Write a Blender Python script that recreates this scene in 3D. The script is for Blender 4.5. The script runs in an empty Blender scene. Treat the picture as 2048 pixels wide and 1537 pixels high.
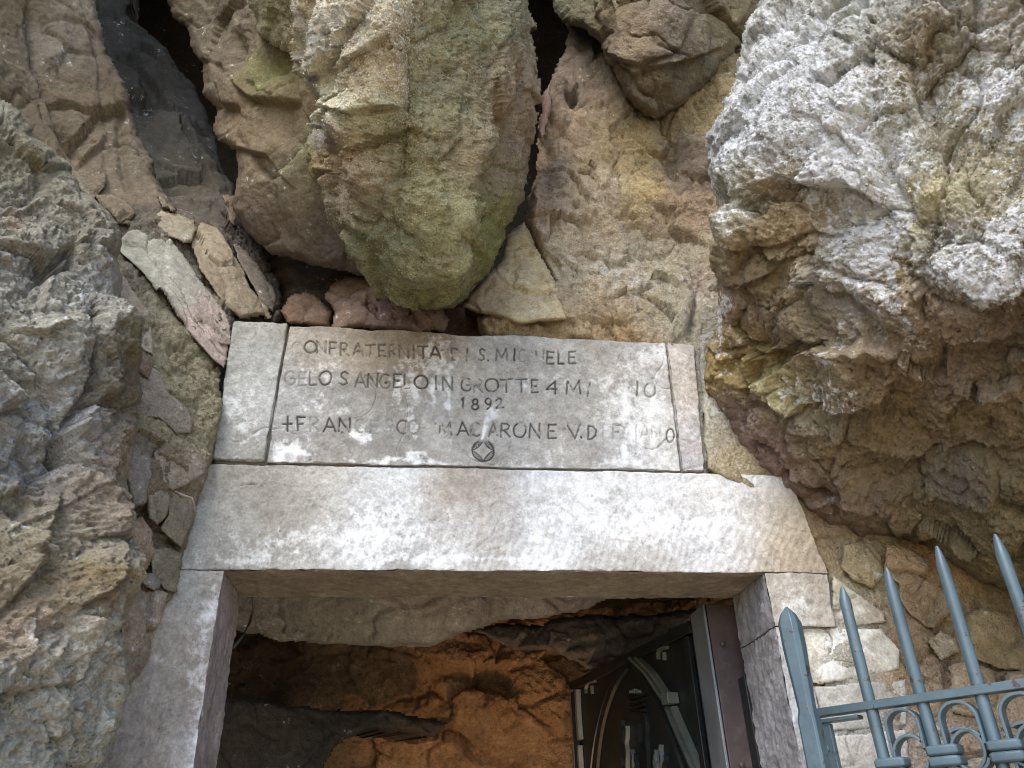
import bpy, math, random, time
import numpy as np
from mathutils import Matrix, Vector
T0 = time.time()
random.seed(7)
# ------------------------------------------------------------------ camera
F = 1600.0                                   # focal length in pixels of a 2048 wide picture
UP = np.array([931-1024., 768+1940., -F]); UP /= np.linalg.norm(UP)
XR = np.array([14276., -572., -F]); XR -= UP*(XR@UP); XR /= np.linalg.norm(XR)
YY = np.cross(UP, XR)
RW = np.stack([XR, YY, UP])                  # camera space -> world
CAM = np.array([0., -1.44, 1.6])
scn = bpy.context.scene
cd = bpy.data.cameras.new('camera'); cam = bpy.data.objects.new('camera', cd)
scn.collection.objects.link(cam); scn.camera = cam
cd.sensor_width = 36; cd.lens = F/2048*36; cd.clip_start = 0.02; cd.clip_end = 500
m4 = Matrix.Identity(4)
for i in range(3):
    for j in range(3): m4[i][j] = RW[i, j]
m4.translation = Vector(CAM); cam.matrix_world = m4
# ------------------------------------------------------------------ world, sun, exposure
SUN_EL, SUN_AZ = math.radians(50), math.radians(-148)   # azimuth of the sun clockwise from +Y
w = bpy.data.worlds.new('World'); scn.world = w; w.use_nodes = True
nt = w.node_tree; nt.nodes.clear()
sk = nt.nodes.new('ShaderNodeTexSky'); sk.sky_type = 'NISHITA'; sk.sun_disc = False
sk.sun_elevation = SUN_EL; sk.sun_rotation = SUN_AZ; sk.altitude = 600; sk.air_density = 1.0; sk.dust_density = 2.0
bg = nt.nodes.new('ShaderNodeBackground'); bg.inputs[1].default_value = 0.15
wo = nt.nodes.new('ShaderNodeOutputWorld')
nt.links.new(sk.outputs[0], bg.inputs[0]); nt.links.new(bg.outputs[0], wo.inputs[0])
sl = bpy.data.lights.new('sun', 'SUN'); sl.energy = 1.05; sl.angle = math.radians(30); sl.color = (1, .97, .93)
so = bpy.data.objects.new('sun', sl); scn.collection.objects.link(so)
sdir = Vector((math.sin(SUN_AZ)*math.cos(SUN_EL), math.cos(SUN_AZ)*math.cos(SUN_EL), math.sin(SUN_EL)))
so.rotation_euler = sdir.to_track_quat('Z', 'Y').to_euler()
vs = scn.view_settings; vs.view_transform = 'Standard'; vs.look = 'None'; vs.exposure = 1.7; vs.gamma = 1
vs.use_curve_mapping = False
scn.cycles.filter_width = 1.05; scn.cycles.max_bounces = 6; scn.cycles.diffuse_bounces = 5

# ------------------------------------------------------------------ helpers
def rays(x, y):
    d = np.stack([np.asarray(x, float)-1024., 768.5-np.asarray(y, float), -F*np.ones(np.shape(x))], -1)
    d /= np.linalg.norm(d, axis=-1, keepdims=True)
    return d @ RW.T
def at(x, y, Y):
    d = rays(x, y); return CAM + d*((Y-CAM[1])/d[..., 1])[..., None]
def proj(P):
    c = (P-CAM) @ RW
    return 1024+F*c[..., 0]/-c[..., 2], 768.5-F*c[..., 1]/-c[..., 2]
def lin(c):
    c = np.asarray(c, float)/255.
    return np.where(c < .04045, c/12.92, ((c+.055)/1.055)**2.4)

rs = np.random.RandomState(11)
PERM = np.concatenate([rs.permutation(256)]*3).astype(np.int32)
GR = rs.normal(size=(256, 3)); GR = (GR/np.linalg.norm(GR, axis=1, keepdims=True)).astype(np.float32)
def perlin(P, seed=0):
    P = P.astype(np.float32) + np.float32(seed*17.31)
    I = np.floor(P).astype(np.int32); f = P-I
    u = f*f*f*(f*(f*6-15)+10); I &= 255
    out = 0
    for dx in (0, 1):
        wx = u[:, 0] if dx else 1-u[:, 0]
        a = PERM[(I[:, 0]+dx) & 255]
        for dy in (0, 1):
            wy = u[:, 1] if dy else 1-u[:, 1]
            b = PERM[(a+I[:, 1]+dy) & 255]
            for dz in (0, 1):
                wz = u[:, 2] if dz else 1-u[:, 2]
                g = GR[PERM[(b+I[:, 2]+dz) & 255]]
                out = out + wx*wy*wz*(g[:, 0]*(f[:, 0]-dx)+g[:, 1]*(f[:, 1]-dy)+g[:, 2]*(f[:, 2]-dz))
    return out*1.5
def fbm(P, f, o=3, seed=0, g=.5, ridged=False):
    s = 0; a = 1.
    for k in range(o):
        n = perlin(P*(f*2**k), seed+k*3.7)
        if ridged: n = .5-np.abs(n)*1.6
        s = s+a*n; a *= g
    return s
SAT = .77
H3 = rs.rand(4096, 8).astype(np.float32)
def worley(P, seed=0):
    P = P.astype(np.float32)+np.float32(seed*13.7)
    I = np.floor(P).astype(np.int64)
    n = len(P); F1 = np.full(n, 9., np.float32); F2 = F1.copy(); hid = np.zeros(n, np.int64); D = np.zeros((n, 3), np.float32)
    for dx in (-1, 0, 1):
        for dy in (-1, 0, 1):
            for dz in (-1, 0, 1):
                J = I+np.array([dx, dy, dz])
                h = (J[:, 0]*73856093 ^ J[:, 1]*19349663 ^ J[:, 2]*83492791) & 4095
                d = P-(J+H3[h, :3]); r = np.sqrt((d*d).sum(1))
                m = r < F1
                F2 = np.where(m, F1, np.minimum(F2, r)); F1 = np.where(m, r, F1)
                hid = np.where(m, h, hid); D[m] = d[m]
    return F1, F2, hid, D
def facets(P, f, seed=0, warp=.25, step=.5, slope=.6):
    """height field of tilted fracture planes: each cell its own plane and offset"""
    Q = P*f
    Q = Q+warp*np.stack([perlin(Q*1.7, 5+seed), perlin(Q*1.7, 6+seed), perlin(Q*1.7, 7+seed)], 1)
    F1, F2, hid, D = worley(Q, seed)
    g = (H3[hid, 3:6]-.5)*2
    h = (H3[hid, 6]-.5)*step*.22+(D*g).sum(1)*slope
    e = np.clip((F2-F1)/.22, 0, 1)                     # a joint runs between neighbouring planes
    return (h-.13*(1-e)**2)/f, F2-F1
def ss(x, a, b):
    t = np.clip((x-a)/(b-a), 0, 1); return t*t*(3-2*t)

def sdf_poly(X, Y, poly):
    """signed distance, positive inside"""
    p = np.asarray(poly, float); q = np.roll(p, -1, 0)
    d2 = np.full(X.shape, 1e18); ins = np.zeros(X.shape, bool)
    for (ax, ay), (bx, by) in zip(p, q):
        ex, ey = bx-ax, by-ay; L = ex*ex+ey*ey+1e-9
        t = np.clip(((X-ax)*ex+(Y-ay)*ey)/L, 0, 1)
        d2 = np.minimum(d2, (X-ax-t*ex)**2+(Y-ay-t*ey)**2)
        c = (ay > Y) != (by > Y)
        if abs(ey) > 1e-9: ins ^= c & (X < ex*(Y-ay)/ey+ax)
    return np.where(ins, 1, -1)*np.sqrt(d2)
def tps(ctrl, X, Y, lam=.02):
    c = np.asarray(ctrl, float); S = 400.
    p = c[:, :2]/S; n = len(p)
    def U(r2): return .5*r2*np.log(r2+1e-9)
    K = U(((p[:, None]-p[None])**2).sum(-1))+lam*np.eye(n)
    A = np.zeros((n+3, n+3)); A[:n, :n] = K; A[:n, n] = 1; A[:n, n+1:] = p; A[n, :n] = 1; A[n+1:, :n] = p.T
    if n < 3:
        return np.full(X.shape, c[:, 2].mean())
    s = np.linalg.lstsq(A, np.concatenate([c[:, 2], [0, 0, 0]]), rcond=None)[0]
    x, y = X/S, Y/S
    o = s[n]+s[n+1]*x+s[n+2]*y
    for i in range(n): o = o+s[i]*U((x-p[i, 0])**2+(y-p[i, 1])**2)
    return o
def idwcol(zones, X, Y):
    """zones: (x, y, r, (r,g,b)[, strength]) -> linear rgb"""
    num = 0; den = 1e-6
    for z in zones:
        x, y, r, c = z[:4]; k = z[4] if len(z) > 4 else 1.
        wt = k*np.exp(-((X-x)**2+(Y-y)**2)/(r*r))+1e-7*k/(1+((X-x)**2+(Y-y)**2)/1e5)
        num = num+wt[..., None]*lin(c); den = den+wt
    o = num/den[..., None]; g = o.mean(-1, keepdims=True)
    return g+(o-g)*SAT
def blobs(bl, X, Y):
    o = np.zeros(X.shape)
    for b in bl:
        x, y, rx, ry, a = b[:5]; th = math.radians(b[5]) if len(b) > 5 else 0
        u = (X-x)*math.cos(th)+(Y-y)*math.sin(th); v = -(X-x)*math.sin(th)+(Y-y)*math.cos(th)
        o = o+a*np.exp(-(u/rx)**2-(v/ry)**2)
    return o

def link(name, me, mat, parent=None, **props):
    ob = bpy.data.objects.new(name, me); scn.collection.objects.link(ob)
    if mat is not None and not me.materials: me.materials.append(mat)
    if parent is not None:
        ob.parent = parent; ob.matrix_parent_inverse = Matrix.Translation(-Vector(parent.location))
    for k, v in props.items(): ob[k] = v
    return ob
def np_mesh(name, V, Q, smooth=True, attrs=None, tris=None):
    me = bpy.data.meshes.new(name)
    nq = len(Q); V = np.asarray(V, np.float32)
    me.vertices.add(len(V)); me.vertices.foreach_set('co', V.ravel())
    me.loops.add(nq*4); me.loops.foreach_set('vertex_index', np.asarray(Q, np.int32).ravel())
    me.polygons.add(nq); me.polygons.foreach_set('loop_start', np.arange(0, nq*4, 4, dtype=np.int32))
    me.update(calc_edges=True)
    me.polygons.foreach_set('use_smooth', np.full(nq, smooth)); 
    if attrs:
        for k, v in attrs.items():
            if v.ndim == 2:
                a = me.attributes.new(k, 'FLOAT_COLOR', 'POINT')
                a.data.foreach_set('color', np.concatenate([v, np.ones((len(v), 1))], 1).astype(np.float32).ravel())
            else:
                a = me.attributes.new(k, 'FLOAT', 'POINT'); a.data.foreach_set('value', v.astype(np.float32))
    me.validate(); me.update()
    return me
def axis(a, b, s, lo, hi):
    """grid line positions: fine inside the picture, coarse outside it"""
    out = []; x = a
    while x < b:
        out.append(x); dist = max(lo-x, x-hi, 0)
        x += s if dist <= 0 else min(s+dist*.12, 26)
    out.append(b); return np.array(out)

def line_relief(lines, X, Y, P):
    """ridges, grooves and broken ledges that run along given lines; a ledge stands proud above a line drawn left to right"""
    ux = X+5*perlin(P*16, 81)+2.5*perlin(P*55, 82); uy = Y+5*perlin(P*16, 83)+2.5*perlin(P*55, 84)
    h = np.zeros(len(X))
    for kind, poly, wd, A in lines:
        p = np.asarray(poly, float)
        m = (ux > p[:, 0].min()-wd) & (ux < p[:, 0].max()+wd) & (uy > p[:, 1].min()-wd) & (uy < p[:, 1].max()+wd)
        if not m.any(): continue
        x, y = ux[m], uy[m]; d = np.full(len(x), 1e9); sd = np.zeros(len(x)); al = np.zeros(len(x)); n = len(p)-1
        for i, ((ax, ay), (bx, by)) in enumerate(zip(p[:-1], p[1:])):
            ex, ey = bx-ax, by-ay; L = ex*ex+ey*ey+1e-9
            t0 = ((x-ax)*ex+(y-ay)*ey)/L; t = np.clip(t0, 0, 1); q = np.hypot(x-ax-t*ex, y-ay-t*ey); c = (ex*(y-ay)-ey*(x-ax))/np.sqrt(L)
            mm = q < d; d[mm] = q[mm]; sd[mm] = c[mm]; al[mm] = ((i+t)/n)[mm]
        env = np.clip(np.minimum(al, 1-al)*5+.15, 0, 1)*(.75+.5*perlin(P[m]*9, 85))
        f = np.clip(1-d/wd, 0, 1)
        if kind == 'step': v = A*f*(1-ss(sd, -2.5, 2.5))-.3*A*np.exp(-(d/(.18*wd))**2)*ss(sd, -2.5, 2.5)
        elif kind == 'hole': v = -A*ss(f, 0, .6)
        else: v = A*(f if A > 0 else f**1.6)
        h[m] += v*env
    return h
def rock(name, poly, ctrl, zones, step=3.2, roll=22, drop=.07, rough=4, disp=None, crust=None, moss=None,
         mat=None, back=.28, cwarp=18, cseed=0, gain=1.2, lines=None, parent=None, bound=(-60, 2110, -60, 1600), **props):
    p = np.asarray(poly, float)
    xs = axis(p[:, 0].min()-8, p[:, 0].max()+8, step, bound[0], bound[1])
    ys = axis(p[:, 1].min()-8, p[:, 1].max()+8, step, bound[2], bound[3])
    X, Y = np.meshgrid(xs, ys)
    Yb = tps(ctrl, X, Y)
    B = at(X, Y, Yb)
    sh = X.shape; Bf = B.reshape(-1, 3)
    # ragged outline
    wx = perlin(Bf*14, 31+cseed).reshape(sh)*rough*1.6+perlin(Bf*42, 32+cseed).reshape(sh)*rough*.9
    wy = perlin(Bf*14, 33+cseed).reshape(sh)*rough*1.6+perlin(Bf*42, 34+cseed).reshape(sh)*rough*.9
    sd = sdf_poly(X+wx, Y+wy, p)
    keep = sd > 0
    gu = np.gradient(B, axis=1); gv = np.gradient(B, axis=0)
    N = np.cross(gv, gu); N /= np.linalg.norm(N, axis=-1, keepdims=True)+1e-12
    rd = rays(X, Y); sgn = np.where((N*rd).sum(-1) > 0, -1., 1.); N *= sgn[..., None]
    k = keep.ravel()
    idx = -np.ones(k.shape, np.int64); idx[k] = np.arange(k.sum())
    Pk = Bf[k]; Xk, Yk = X.ravel()[k], Y.ravel()[k]
    h = disp(Pk, Xk, Yk) if disp is not None else 0
    if lines: h = h+line_relief(lines, Xk, Yk, Pk)
    sk_ = sd.ravel()[k]
    r = np.clip(sk_/roll, 0, 1)
    dr = drop*(1-np.sqrt(np.clip(1-(1-r)**2, 0, 1)))
    V = Pk+N.reshape(-1, 3)[k]*np.asarray(h)[:, None]*(.35+.65*r)[:, None]+rd.reshape(-1, 3)[k]*dr[:, None]
    idg = idx.reshape(sh)
    a, b, c, d = idg[:-1, :-1], idg[:-1, 1:], idg[1:, 1:], idg[1:, :-1]
    ok = (a >= 0) & (b >= 0) & (c >= 0) & (d >= 0)
    Q = np.stack([a[ok], d[ok], c[ok], b[ok]], 1)
    used = np.zeros(len(V), bool); used[Q.ravel()] = True
    # colours, in warped coordinates so that their borders are ragged
    cw = cwarp
    ux = Xk+cw*(perlin(Pk*9, 41)*1.5+perlin(Pk*27, 42)*.7+perlin(Pk*80, 46)*.3)
    uy = Yk+cw*(perlin(Pk*9, 43)*1.5+perlin(Pk*27, 44)*.7+perlin(Pk*80, 47)*.3)
    col = idwcol(zones, ux, uy)*gain*np.array([.97, 1.0, .95])
    cr = blobs(crust, ux, uy) if crust else np.zeros(len(Pk))
    mo = blobs(moss, ux, uy) if moss else np.zeros(len(Pk))
    # skirt and rough back so the stone is a closed lump
    E = np.concatenate([Q[:, [0, 1]], Q[:, [1, 2]], Q[:, [2, 3]], Q[:, [3, 0]]])
    key = np.sort(E, 1); kk = key[:, 0]*len(V)+key[:, 1]
    u, inv, cnt = np.unique(kk, return_inverse=True, return_counts=True)
    BE = E[cnt[inv] == 1]
    bv = np.unique(BE); nb = len(V); m = -np.ones(nb, np.int64)
    m[bv] = nb+np.arange(len(bv)); cen = V[used].mean(0)
    rk = rd.reshape(-1, 3)[k][bv]
    vb = V[bv]+rk*back*.4; vb += (cen-vb)*.03
    vb2 = V[bv]+rk*back; vb2 += (cen-vb2)*.25
    m2 = m+len(bv)
    S1 = np.stack([BE[:, 1], BE[:, 0], m[BE[:, 0]], m[BE[:, 1]]], 1)
    S2 = np.stack([m[BE[:, 1]], m[BE[:, 0]], m2[BE[:, 0]], m2[BE[:, 1]]], 1)
    V2 = np.concatenate([V, vb, vb2]); Qa = np.concatenate([Q, S1, S2])
    col = np.concatenate([col, col[bv], col[bv]]); cr = np.concatenate([cr, cr[bv], cr[bv]]); mo = np.concatenate([mo, mo[bv], mo[bv]])
    n2 = np.zeros(len(V2), bool); n2[Qa.ravel()] = True
    rm = np.cumsum(n2)-1
    me = np_mesh(name, V2[n2], rm[Qa], True, dict(col=col[n2], crust=cr[n2], moss=mo[n2]))
    return link(name, me, mat or ROCK, parent, **props)

# ------------------------------------------------------------------ materials
def nd(t, typ, **kw):
    n = t.nodes.new(typ)
    for k, v in kw.items(): setattr(n, k, v)
    return n
def make_rock_mat(name, grain=1., bump=.8, crust_col=(.62, .62, .6), moss_col=(.16, .19, .05), speck=.5, rough=.9, soft=0., chip=1.):
    m = bpy.data.materials.new(name); m.use_nodes = True; t = m.node_tree; L = t.links.new
    bs = t.nodes['Principled BSDF']; bs.inputs['Roughness'].default_value = rough
    bs.inputs['Specular IOR Level'].default_value = .25
    tc = nd(t, 'ShaderNodeNewGeometry')
    def noise(sc, det=4, rgh=.6, vec=None, dim='3D'):
        n = nd(t, 'ShaderNodeTexNoise'); n.inputs['Scale'].default_value = sc; n.inputs['Detail'].default_value = det
        n.inputs['Roughness'].default_value = rgh; L(vec or tc.outputs['Position'], n.inputs['Vector']); return n
    def ramp(a, b, src, c0=(0, 0, 0, 1), c1=(1, 1, 1, 1)):
        r = nd(t, 'ShaderNodeValToRGB'); r.color_ramp.elements[0].position = a; r.color_ramp.elements[1].position = b
        r.color_ramp.elements[0].color = c0; r.color_ramp.elements[1].color = c1; L(src, r.inputs[0]); return r
    def mix(fac, a, b, typ='MIX'):
        n = nd(t, 'ShaderNodeMix', data_type='RGBA', blend_type=typ)
        for s, v in ((0, fac), (6, a), (7, b)):
            if hasattr(v, 'is_linked') or hasattr(v, 'links'): L(v, n.inputs[s])
            else: n.inputs[s].default_value = v
        return n.outputs[2]
    def math_(op, a, b=None):
        n = nd(t, 'ShaderNodeMath', operation=op)
        for i, v in enumerate((a, b)):
            if v is None: continue
            if hasattr(v, 'links'): L(v, n.inputs[i])
            else: n.inputs[i].default_value = v
        return n.outputs[0]
    ac = nd(t, 'ShaderNodeAttribute', attribute_name='col'); aq = nd(t, 'ShaderNodeAttribute', attribute_name='crust')
    am = nd(t, 'ShaderNodeAttribute', attribute_name='moss')
    n1 = noise(9*grain, 6, .65); n2 = noise(60*grain, 5, .7); n3 = noise(230*grain, 5, .8)
    c = ac.outputs['Color']
    c = mix(1., c, ramp(.25, .75, n1.outputs['Fac'], (.72, .70, .68, 1), (1.28, 1.3, 1.32, 1)).outputs[0], 'MULTIPLY')
    c = mix(1., c, ramp(.3, .7, n2.outputs['Fac'], (.72, .70, .68, 1), (1.3, 1.3, 1.3, 1)).outputs[0], 'MULTIPLY')
    c = mix(1., c, ramp(.3, .7, n3.outputs['Fac'], (1-.38*speck, 1-.4*speck, 1-.42*speck, 1), (1+.42*speck, 1+.42*speck, 1+.42*speck, 1)).outputs[0], 'MULTIPLY')
    # hue drift: ochre and violet-grey veils
    n4 = noise(5*grain, 3, .6); c = mix(math_('MULTIPLY', ramp(.5, .72, n4.outputs['Fac']).outputs[0], .30), c, mix(1., c, (1.15, .99, .80, 1), 'MULTIPLY'))
    n5 = noise(7*grain, 4, .6, None); 
    mp = nd(t, 'ShaderNodeMapping'); mp.inputs['Location'].default_value = (3.1, 7.7, 1.9); L(tc.outputs['Position'], mp.inputs[0]); L(mp.outputs[0], n5.inputs['Vector'])
    c = mix(math_('MULTIPLY', ramp(.5, .7, n5.outputs['Fac']).outputs[0], .35), c, mix(1., c, (.95, .98, 1.03, 1), 'MULTIPLY'))
    # moss / algae
    mn = math_('ADD', am.outputs['Fac'], math_('MULTIPLY', math_('SUBTRACT', math_('ADD', n2.outputs['Fac'], n3.outputs['Fac']), 1.), 1.7))
    c = mix(math_('MULTIPLY', ramp(.35, .75, mn).outputs[0], .62), c, mix(n3.outputs['Fac'], tuple(v*.55 for v in moss_col)+(1,), tuple(v*1.7 for v in moss_col)+(1,)))
    # lime crust
    cn = math_('ADD', aq.outputs['Fac'], math_('MULTIPLY', math_('SUBTRACT', math_('ADD', math_('MULTIPLY', n1.outputs['Fac'], .8), math_('MULTIPLY', n2.outputs['Fac'], 1.2)), 1.), 2.0-soft))
    c = mix(math_('MULTIPLY', ramp(.42-.15*soft, .62+.15*soft, cn).outputs[0], .88), c, mix(n3.outputs['Fac'], tuple(v*.72 for v in crust_col)+(1,), tuple(min(v*1.2, .82) for v in crust_col)+(1,)))
    # pores holding soil, and hairline joints
    vp = nd(t, 'ShaderNodeTexVoronoi', feature='F1'); vp.inputs['Scale'].default_value = 115*grain; vp.inputs['Randomness'].default_value = 1
    L(tc.outputs['Position'], vp.inputs['Vector'])
    pr = ramp(.10, .24, vp.outputs['Distance'], (1, 1, 1, 1), (0, 0, 0, 1)); pg = ramp(.5, .62, noise(24*grain, 3, .6).outputs['Fac'])
    pf = math_('MULTIPLY', math_('MULTIPLY', pr.outputs[0], pg.outputs[0]), .75*speck)
    c = mix(pf, c, mix(1., c, (.30, .26, .22, 1), 'MULTIPLY'))
    L(c, bs.inputs['Base Color'])
    # fine relief
    vo = nd(t, 'ShaderNodeTexVoronoi', feature='F1'); vo.inputs['Scale'].default_value = 170*grain; L(tc.outputs['Position'], vo.inputs['Vector'])
    hs = math_('ADD', math_('MULTIPLY', n3.outputs['Fac'], .6), math_('MULTIPLY', n2.outputs['Fac'], 1.2))
    hs = math_('ADD', hs, math_('MULTIPLY', vo.outputs['Distance'], .35))
    hs = math_('SUBTRACT', hs, math_('MULTIPLY', pf, .8))
    wv = nd(t, 'ShaderNodeMix', data_type='VECTOR'); wv.inputs[0].default_value = .035; L(tc.outputs['Position'], wv.inputs[4]); L(noise(30, 3, .6).outputs['Color'], wv.inputs[5])
    for sc_, am_ in ((42, .55), (120, .35)):
        ve = nd(t, 'ShaderNodeTexVoronoi', feature='F1'); ve.inputs['Scale'].default_value = sc_*grain; L(wv.outputs[1], ve.inputs['Vector'])
        sp = nd(t, 'ShaderNodeSeparateColor'); L(ve.outputs['Color'], sp.inputs[0])
        hs = math_('ADD', hs, math_('MULTIPLY', math_('MULTIPLY', sp.outputs[0], ve.outputs['Distance']), am_*chip))
    b = nd(t, 'ShaderNodeBump'); b.inputs['Strength'].default_value = bump; b.inputs['Distance'].default_value = .008
    L(hs, b.inputs['Height']); L(b.outputs[0], bs.inputs['Normal'])
    return m
ROCK = make_rock_mat('limestone', bump=1., speck=.85)
PITTED = make_rock_mat('pitted_limestone', 1.15, 1., crust_col=(.42, .41, .35), moss_col=(.25, .26, .09), speck=1.0)
WHITE = make_rock_mat('lime_crusted_limestone', 1., 1., crust_col=(.77, .77, .78), speck=.8)
SMOOTH = make_rock_mat('smooth_limestone', .9, .5, speck=.7)
DRESSED = make_rock_mat('dressed_limestone', .9, .32, crust_col=(.70, .71, .72), speck=.6, soft=.8, chip=.15)
MORTAR = make_rock_mat('crumbly_mortar', 1.6, .9, crust_col=(.45, .43, .37), speck=1.0)

def metal(name, base, rough=.45, metallic=0., chip=(.1, .05, .03), amt=.5, spec=.5, dust=None, scale=40):
    m = bpy.data.materials.new(name); m.use_nodes = True; t = m.node_tree; L = t.links.new
    bs = t.nodes['Principled BSDF']; bs.inputs['Metallic'].default_value = metallic; bs.inputs['Specular IOR Level'].default_value = spec
    g = nd(t, 'ShaderNodeNewGeometry')
    def noise(s, d=4, r=.6):
        n = nd(t, 'ShaderNodeTexNoise'); n.inputs['Scale'].default_value = s; n.inputs['Detail'].default_value = d; n.inputs['Roughness'].default_value = r
        L(g.outputs['Position'], n.inputs['Vector']); return n
    n1 = noise(scale, 5, .7); n2 = noise(scale*5, 3, .6); n3 = noise(scale*.3, 4)
    r1 = nd(t, 'ShaderNodeValToRGB'); r1.color_ramp.elements[0].position = .3; r1.color_ramp.elements[1].position = .7
    r1.color_ramp.elements[0].color = tuple(v*.75 for v in base)+(1,); r1.color_ramp.elements[1].color = tuple(v*1.25 for v in base)+(1,)
    L(n3.outputs['Fac'], r1.inputs[0]); c = r1.outputs[0]
    if dust:
        r3 = nd(t, 'ShaderNodeValToRGB'); r3.color_ramp.elements[0].position = .5; r3.color_ramp.elements[1].position = .75; L(n1.outputs['Fac'], r3.inputs[0])
        mm = nd(t, 'ShaderNodeMath', operation='MULTIPLY'); mm.inputs[1].default_value = .5; L(r3.outputs[0], mm.inputs[0])
        mx = nd(t, 'ShaderNodeMix', data_type='RGBA'); L(mm.outputs[0], mx.inputs[0]); L(c, mx.inputs[6]); mx.inputs[7].default_value = tuple(dust)+(1,); c = mx.outputs[2]
    r2 = nd(t, 'ShaderNodeValToRGB'); r2.color_ramp.elements[0].position = .74-.08*amt; r2.color_ramp.elements[1].position = .76-.08*amt; 
    ad = nd(t, 'ShaderNodeMath', operation='ADD'); L(n1.outputs['Fac'], ad.inputs[0]); 
    s2 = nd(t, 'ShaderNodeMath', operation='MULTIPLY_ADD'); s2.inputs[1].default_value = .25; s2.inputs[2].default_value = -.125; L(n2.outputs['Fac'], s2.inputs[0]); L(s2.outputs[0], ad.inputs[1]); L(ad.outputs[0], r2.inputs[0])
    mx = nd(t, 'ShaderNodeMix', data_type='RGBA'); L(r2.outputs[0], mx.inputs[0]); L(c, mx.inputs[6]); mx.inputs[7].default_value = tuple(chip)+(1,)
    L(mx.outputs[2], bs.inputs['Base Color'])
    rr = nd(t, 'ShaderNodeMapRange'); rr.inputs[3].default_value = rough-.1; rr.inputs[4].default_value = rough+.25; L(n1.outputs['Fac'], rr.inputs[0]); L(rr.outputs[0], bs.inputs['Roughness'])
    b = nd(t, 'ShaderNodeBump'); b.inputs['Strength'].default_value = .35; b.inputs['Distance'].default_value = .002
    L(n1.outputs['Fac'], b.inputs['Height']); L(b.outputs[0], bs.inputs['Normal'])
    return m
PAINT = metal('blue_grey_paint', (.056, .09, .108), .38, 0, (.045, .026, .02), 1.5, .55, dust=(.088, .12, .14))
BRONZE = metal('dark_bronze', (.018, .022, .022), .38, .35, (.05, .05, .045), .2, .5, dust=(.03, .04, .042))
BRONZE_LIGHT = metal('pale_bronze', (.13, .145, .13), .42, .3, (.05, .05, .045), .3, .5, dust=(.2, .21, .2))  # paler bronze for the mouldings, finial and scrolls
BROWN = metal('brown_painted_steel', (.062, .044, .042), .5, 0, (.03, .02, .02), .3, .4, dust=(.14, .11, .1))
STEEL = metal('grey_steel', (.17, .19, .2), .45, .3, (.06, .06, .05), .3, .5, dust=(.26, .28, .27))

# ------------------------------------------------------------------ displacement recipes
def warp_dir(P, d, k):
    """squeeze coordinates along direction d: features stretch along it"""
    d = np.asarray(d, float); d = d/np.linalg.norm(d)
    return P-np.outer(P@d, d)*(1-k)
def cracks(P, f, w_=.05, seed=0):
    """thin winding grooves, 0..1"""
    Q = P*f; Q = Q+.35*np.stack([perlin(Q*2.3, 15+seed), perlin(Q*2.3, 16+seed), perlin(Q*2.3, 17+seed)], 1)
    n = perlin(Q, seed+19); gate = ss(perlin(P*f*.7, seed+23), -.15, .25)
    return np.exp(-(n/w_)**2)*gate
def ledges(P, d, f, seed=0, wob=1.):
    """overlapping broken plates: saw-toothed along direction d"""
    d = np.asarray(d, float); d = d/np.linalg.norm(d)
    t = (P@d)*f+wob*(.9*fbm(P, 2.6, 3, seed+1)+.10*fbm(P, 30, 2, seed+2))
    k = np.floor(t); s = t-k; kk = (k.astype(np.int64)*31+seed*7) & 4095
    a = .35+.9*H3[kk, 0]; a = a*np.clip(.55+perlin(P*4+k[:, None]*3.3, seed+5), .05, 1.4)
    e = .80+.15*H3[kk, 1]
    return a*np.where(s < e, (s/e)**1.3, np.clip((1-s)/(1-e), 0, 1))/f
def d_crag(s=1., seed=0, grain=None, f0=5., pit=0., fine=1., lump=1., ldg=None, lf=9., la=.3):
    def fn(P, X, Y):
        Q = warp_dir(P, grain[0], grain[1]) if grain else P
        h = lump*.030*fbm(Q, f0*.6, 2, seed)
        a, _ = facets(Q, f0*1.5, seed+1, .22, .55, .55); b, _ = facets(Q, f0*4.5, seed+2, .25, .5, .6)
        c, _ = facets(P, f0*13, seed+3, .25, .6, .7)
        h = h+.50*a+.20*b+.42*c
        if ldg is not None: h = h+la*ledges(P, ldg, lf, seed+6)+la*.6*ledges(P, ldg, lf*3.3, seed+8, 2.2)
        h = h+.0028*fbm(Q, 26, 2, seed+4, .55, True)
        h = h+fine*.0036*fbm(P, 95, 2, seed+5, .6, True)
        h = h-.016*cracks(P, 3.2, .035, seed)-.008*cracks(P, 9, .06, seed+1)
        if pit:
            F1, F2, hid, D = worley(P*38+.4*perlin(P*30, 3)[:, None], seed+9)
            h = h-pit*.011*np.clip(.42-F1, 0, 1)*2.2*(H3[hid, 7] > .6)*ss(perlin(P*5, seed+3), -.1, .35)
        return h*s
    return fn
def d_slab(s=1., seed=0, grain=None, ldg=None, fa=8):
    def fn(P, X, Y):
        Q = warp_dir(P, grain[0], grain[1]) if grain else P
        a, _ = facets(Q, fa, seed+1, .2, .35, .5); b, _ = facets(Q, 24, seed+2, .25, .4, .4)
        h = .016*fbm(Q, 4, 2, seed)+.30*a+.10*b+.0016*fbm(Q, 55, 2, seed+3, .6, True)+.0010*fbm(P, 130, 1, seed+4)
        if ldg is not None: h = h+.16*ledges(P, ldg, 8, seed+6, 1.1)+.10*ledges(P, ldg, 28, seed+8, 2.)
        return s*(h-.009*cracks(Q, 5, .03, seed)-.004*cracks(Q, 14, .05, seed+2))
    return fn
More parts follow.
